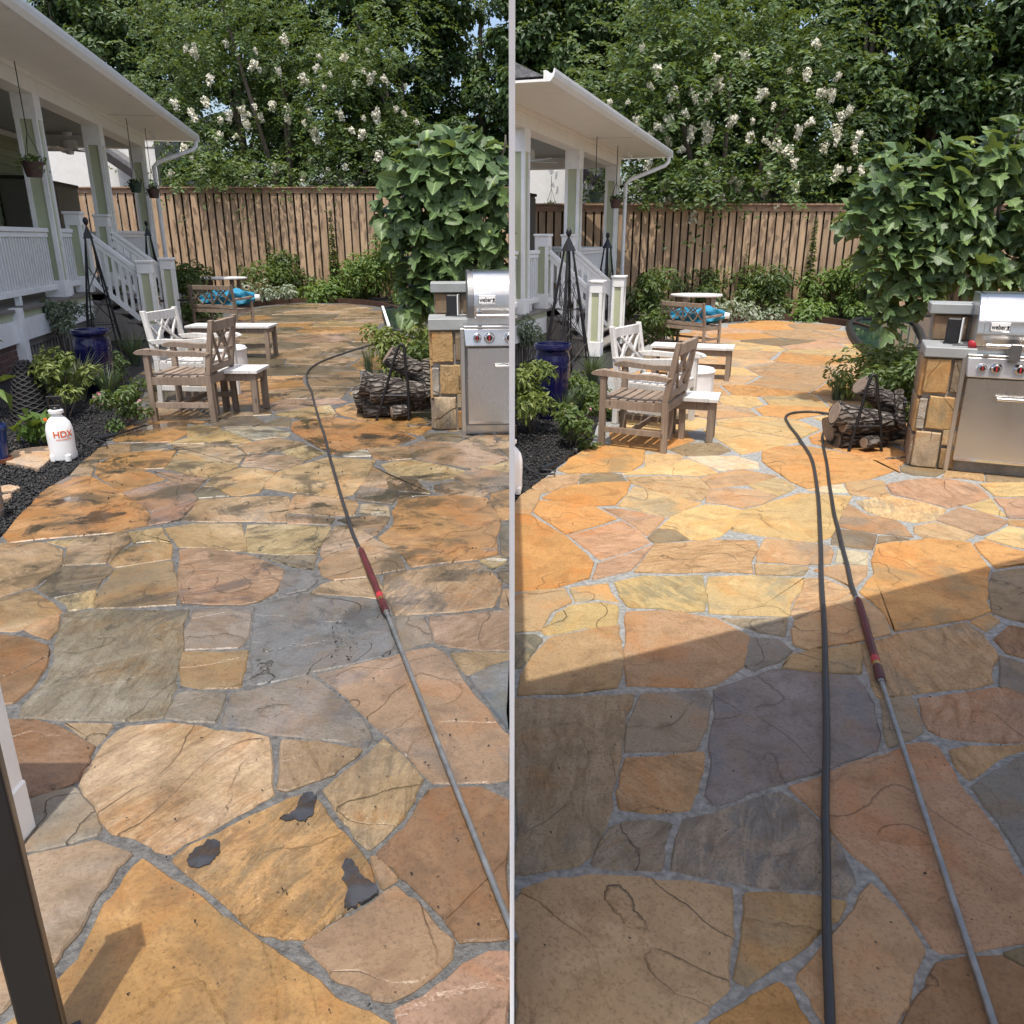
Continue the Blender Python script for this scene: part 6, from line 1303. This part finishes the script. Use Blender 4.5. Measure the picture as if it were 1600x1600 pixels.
# ------------------------------------------------------------------ trees beyond the fences
PANI = []
for q in range(3):
    g_ = np.random.default_rng(70+q); n = 90; z = g_.random(n); a = g_.random(n)*6.28; rr_ = .105*(1-.6*z)*g_.uniform(.6, 1, n)**.5*1.0; P = np.stack([rr_*np.cos(a), rr_*np.sin(a), -.02-z*.26], 1); d = P*np.array((1, 1, 0))+g_.normal(0, .03, (n, 3)); V, Fq, t = leafset(n, P, d+np.array((0, 0, .02)), .075, .9, seed=90+q); me = npmesh('flower_cluster', V, Fq, t); me.materials.append(M['flower']); PANI.append(me)
def crape(sd, x0, x1, Y, zr, flowers, seed, nsp=1900):
    g_ = np.random.default_rng(seed); a = AT(x0, 200, Y); c = AT(x1, 200, Y); cx = (a[0]+c[0])/2; b = np.array((cx, Y+.6, 0)); r = thing('crape_myrtle_tree', f'crape myrtle tree with drooping white blossoms over the fence, {sd} patio', 'tree', b); W = (c[0]-a[0])/2
    z0, z1 = AT(x0, 318, Y)[2], AT(x0, -25, Y)[2]; C = []
    for i in range(60): C.append((cx+g_.uniform(-1, 1)*W*.95, Y+g_.uniform(-.5, 2.4), z0+(z1-z0)*g_.random()**.85))
    for i, t_ in zip(range(7), (.26, .3, .33, .36, .39, .58, .2)): p = AT(x0+(x1-x0)*t_, (270 if x0 < 800 else 292)+12*g_.random(), Y-.6); C[i] = (p[0], p[1], p[2])
    C = np.array(C); mb = MB()
    for k in range(6):
        e = C[12+g_.integers(48)]-b; ms = np.array((e[0]*.35, e[1]*.3+.2, e[2]*.45)); mb.tube([(g_.normal(0, .12), .2+g_.normal(0, .1), 0), ms, e*np.array((.8, .8, .85)), e], [.09, .07, .04, .015], 7)
    mb.build('trunk', M['limb'], r, smooth=60)
    Ls = 15; idx = g_.integers(0, 60, nsp); st = C[idx]+g_.normal(0, .42, (nsp, 3))*np.array((1.2, .8, .9)); az = g_.normal(-1.57, 1.3, nsp); dr = np.stack([np.cos(az), np.sin(az), g_.uniform(-.3, .7, nsp)], 1); Lg = g_.uniform(.45, .95, nsp); tl = np.tile(np.linspace(.1, 1, Ls), (nsp, 1))
    P = st[:, None]+dr[:, None]*(tl*Lg[:, None])[:, :, None]; P[:, :, 2] -= .65*Lg[:, None]*tl**2; tg = np.repeat(dr[:, None], Ls, 1).copy(); tg[:, :, 2] -= 1.3*tl; tg /= np.linalg.norm(tg, axis=2, keepdims=True); sdv = np.cross(tg, np.array((0, 0, 1.))); sdv /= np.maximum(np.linalg.norm(sdv, axis=2, keepdims=True), 1e-3); sg = np.where(np.arange(Ls) % 2 == 0, 1, -1)[None, :, None]
    tip = (sdv*sg+tg*.5).reshape(-1, 3); nr = np.cross(tg, sdv*1.0).reshape(-1, 3); nr *= np.sign(nr[:, 2:]+1e-6); nr += g_.normal(0, .35, nr.shape); n = nsp*Ls
    V, Fq, t = leafset(n, P.reshape(-1, 3), nr, g_.uniform(.09, .16, n), .48, tip=tip, seed=seed+1); t = np.clip(t*.5+np.repeat(g_.random(60)[idx], Ls*4)*.5, 0, 1)
    c4 = V.reshape(-1, 4, 3); zf = (ZFL if x0 < 800 else ZFR)-.12; low = (c4[:, 0, 2] < zf) & (g_.random(len(c4)) > .12); k4 = np.where(~low)[0]; V = c4[k4].reshape(-1, 3); t = t.reshape(-1, 4)[k4].ravel(); i4 = np.arange(len(k4))*4; Fq = np.concatenate([np.stack([i4, i4+2, i4+1], 1), np.stack([i4, i4+3, i4+2], 1)])
    link('crown', npmesh('crown', V-b, Fq, t), r, M['lf_crape'])
    flowers = [(x, y, q*.72) for x, y, q in flowers]+[(x0+(x1-x0)*g_.random(), 60+g_.random()*240, g_.uniform(.3, .55)) for _ in range(46)]
    for (px, py, s) in flowers:
        p = AT(px, py-4, Y-.75+g_.uniform(-.2, .3)); o = link('flower_cluster', PANI[g_.integers(3)], r, None, tuple(p-b), g_.random()*6, (s*1.25, s*1.25, s*1.25*g_.uniform(.85, 1.2)))
        o.rotation_euler = (g_.normal(0, .4), g_.normal(0, .4), g_.random()*6)
FLW = [(270, 160, 1.), (297, 175, 1), (318, 158, 1), (357, 178, 1), (376, 170, 1), (383, 192, 1), (397, 258, 1), (425, 162, 1), (450, 186, 1), (487, 203, 1.3), (528, 176, .9), (568, 207, 1), (587, 178, 1.2), (593, 240, 1.), (398, 283, 1), (433, 262, .8), (485, 252, .9), (290, 230, 1), (309, 262, .8), (363, 297, 1.5), (383, 285, .9), (333, 285, 1), (474, 274, .9), (490, 300, .7), (268, 270, .8), (262, 212, .9), (625, 240, .7), (345, 210, .8), (330, 120, 1), (400, 100, 1), (470, 120, 1), (540, 90, 1), (300, 80, 1), (440, 60, 1), (580, 120, .9)]
crape('left', 215, 655, YFL+.9, 0, FLW, 31); crape('right', 945, 1360, YFR+.8, 0, [(x+724-(x-400)*.02, y+24, s*.9) for x, y, s in FLW], 33)
def evergreen(label, x0, x1, y0, y1, Y, seed, n=24000, leaf='lf_oak', sz=.175):
    g_ = np.random.default_rng(seed); a = AT(x0, y1, Y); c = AT(x1, y0, Y); cx = (a[0]+c[0])/2; b = np.array((cx, Y, 0)); r = thing('evergreen_tree', label, 'tree', b, 0, 1, 'dark trees beyond the fence'); m = 70; W = abs(c[0]-a[0])/2; z0, z1 = a[2], c[2]
    C = np.stack([cx+g_.uniform(-1, 1, m)*W, Y+g_.uniform(-1.2, 1.2, m), g_.uniform(z0, z1, m)], 1); rad = g_.uniform(.5, 1.0, m)*max(.7, W*.28); idx = g_.integers(0, m, n); d = g_.normal(size=(n, 3)); d /= np.linalg.norm(d, axis=1, keepdims=True)
    P = C[idx]+d*(rad[idx]*g_.random(n)**.3)[:, None]*np.array((1, .8, .75)); nr = d+np.array((0, -.3, .7))+g_.normal(0, .4, (n, 3)); V, Fq, t = leafset(n, P, nr, sz*g_.uniform(.6, 1.4, n), .55, seed=seed+1); t = np.clip(t*.55+np.repeat(g_.random(m)[idx], 4)*.45, 0, 1)
    link('crown', npmesh('crown', V-b, Fq, t), r, M[leaf]); mb = MB(); mb.tube([(0, 0, 0), (.1, 0, z0*.6), (0, 0, (z0+z1)/2), (0, 0, z1*.95)], [.22, .18, .1, .03], 8)
    for k in range(7): e = C[k]-b; mb.tube([(0, 0, e[2]*.55), e*np.array((.5, .5, .8)), e], [.09, .05, .015], 6)
    mb.build('trunk', M['limb'], r, smooth=60)
EV = [(560, 700, -40, 330, YFL+4, 'dense evergreen right of the white blossoms, behind the left fence'), (680, 830, -40, 330, YFL+4.6, 'dense evergreen behind the left fig tree'), (430, 590, -60, 290, YFL+5.5, 'dark tree behind the middle of the left blossoms'), (290, 450, -60, 290, YFL+5.2, 'dark tree behind the left part of the left blossoms'), (150, 310, -60, 210, YFL+8, 'dark tree above the left porch gutter'), (0, 190, -60, 200, YFL+9, 'dark tree far behind the left porch roof'),
      (1290, 1420, -40, 340, YFR+3.6, 'dense evergreen right of the white blossoms, behind the right fence'), (1400, 1520, -40, 345, YFR+4.2, 'dense evergreen behind the middle of the right fig tree'), (1500, 1640, -40, 345, YFR+3.8, 'dense evergreen at the right edge of the picture'), (1160, 1310, -60, 310, YFR+5, 'dark tree behind the middle of the right blossoms'), (1010, 1170, -60, 310, YFR+5, 'dark tree behind the left part of the right blossoms'), (880, 1030, -60, 230, YFR+8, 'dark tree above the right porch gutter'), (790, 900, -60, 215, YFR+9, 'dark tree beside the screen, far behind the right porch')]
for i, (x0, x1, y0, y1, Y, l) in enumerate(EV): evergreen(l, x0, x1, y0, y1, Y, 200+i*3)

# ------------------------------------------------------------------ litter: fallen leaves and crumbs
chips('leaf_litter', 'brown leaf bits scattered on the black mulch of the left bed', nearL, 110, .011, 'limb', 13, .0); chips('leaf_litter', 'brown leaf bits scattered on the black mulch of the right bed', nearR, 70, .011, 'limb', 14, .0)
def crumbs(label, pts, n, size, m, seed):
    P = [tuple(G(*p)[:2]) for p in pts]; o = chips('mulch_crumbs', label, P, n, size, m, seed, .006)
crumbs('black mulch crumbs spilled on the grey stone beside the red grip', [(520, 975), (550, 970), (560, 1020), (535, 1050), (515, 1045)], 32, .0045, 'mulchbit', 21)
crumbs('dark debris specks over the near stones of the left patio', [(60, 1130), (780, 1000), (790, 1590), (150, 1590)], 75, .0036, 'mulchbit', 22)
crumbs('dark debris specks over the near stones of the right patio', [(815, 1100), (1590, 950), (1590, 1590), (815, 1590)], 50, .003, 'mulchbit', 23)
crumbs('dark debris specks over the middle stones of the left patio', [(200, 700), (780, 690), (790, 960), (60, 960)], 130, .0055, 'mulchbit', 24)
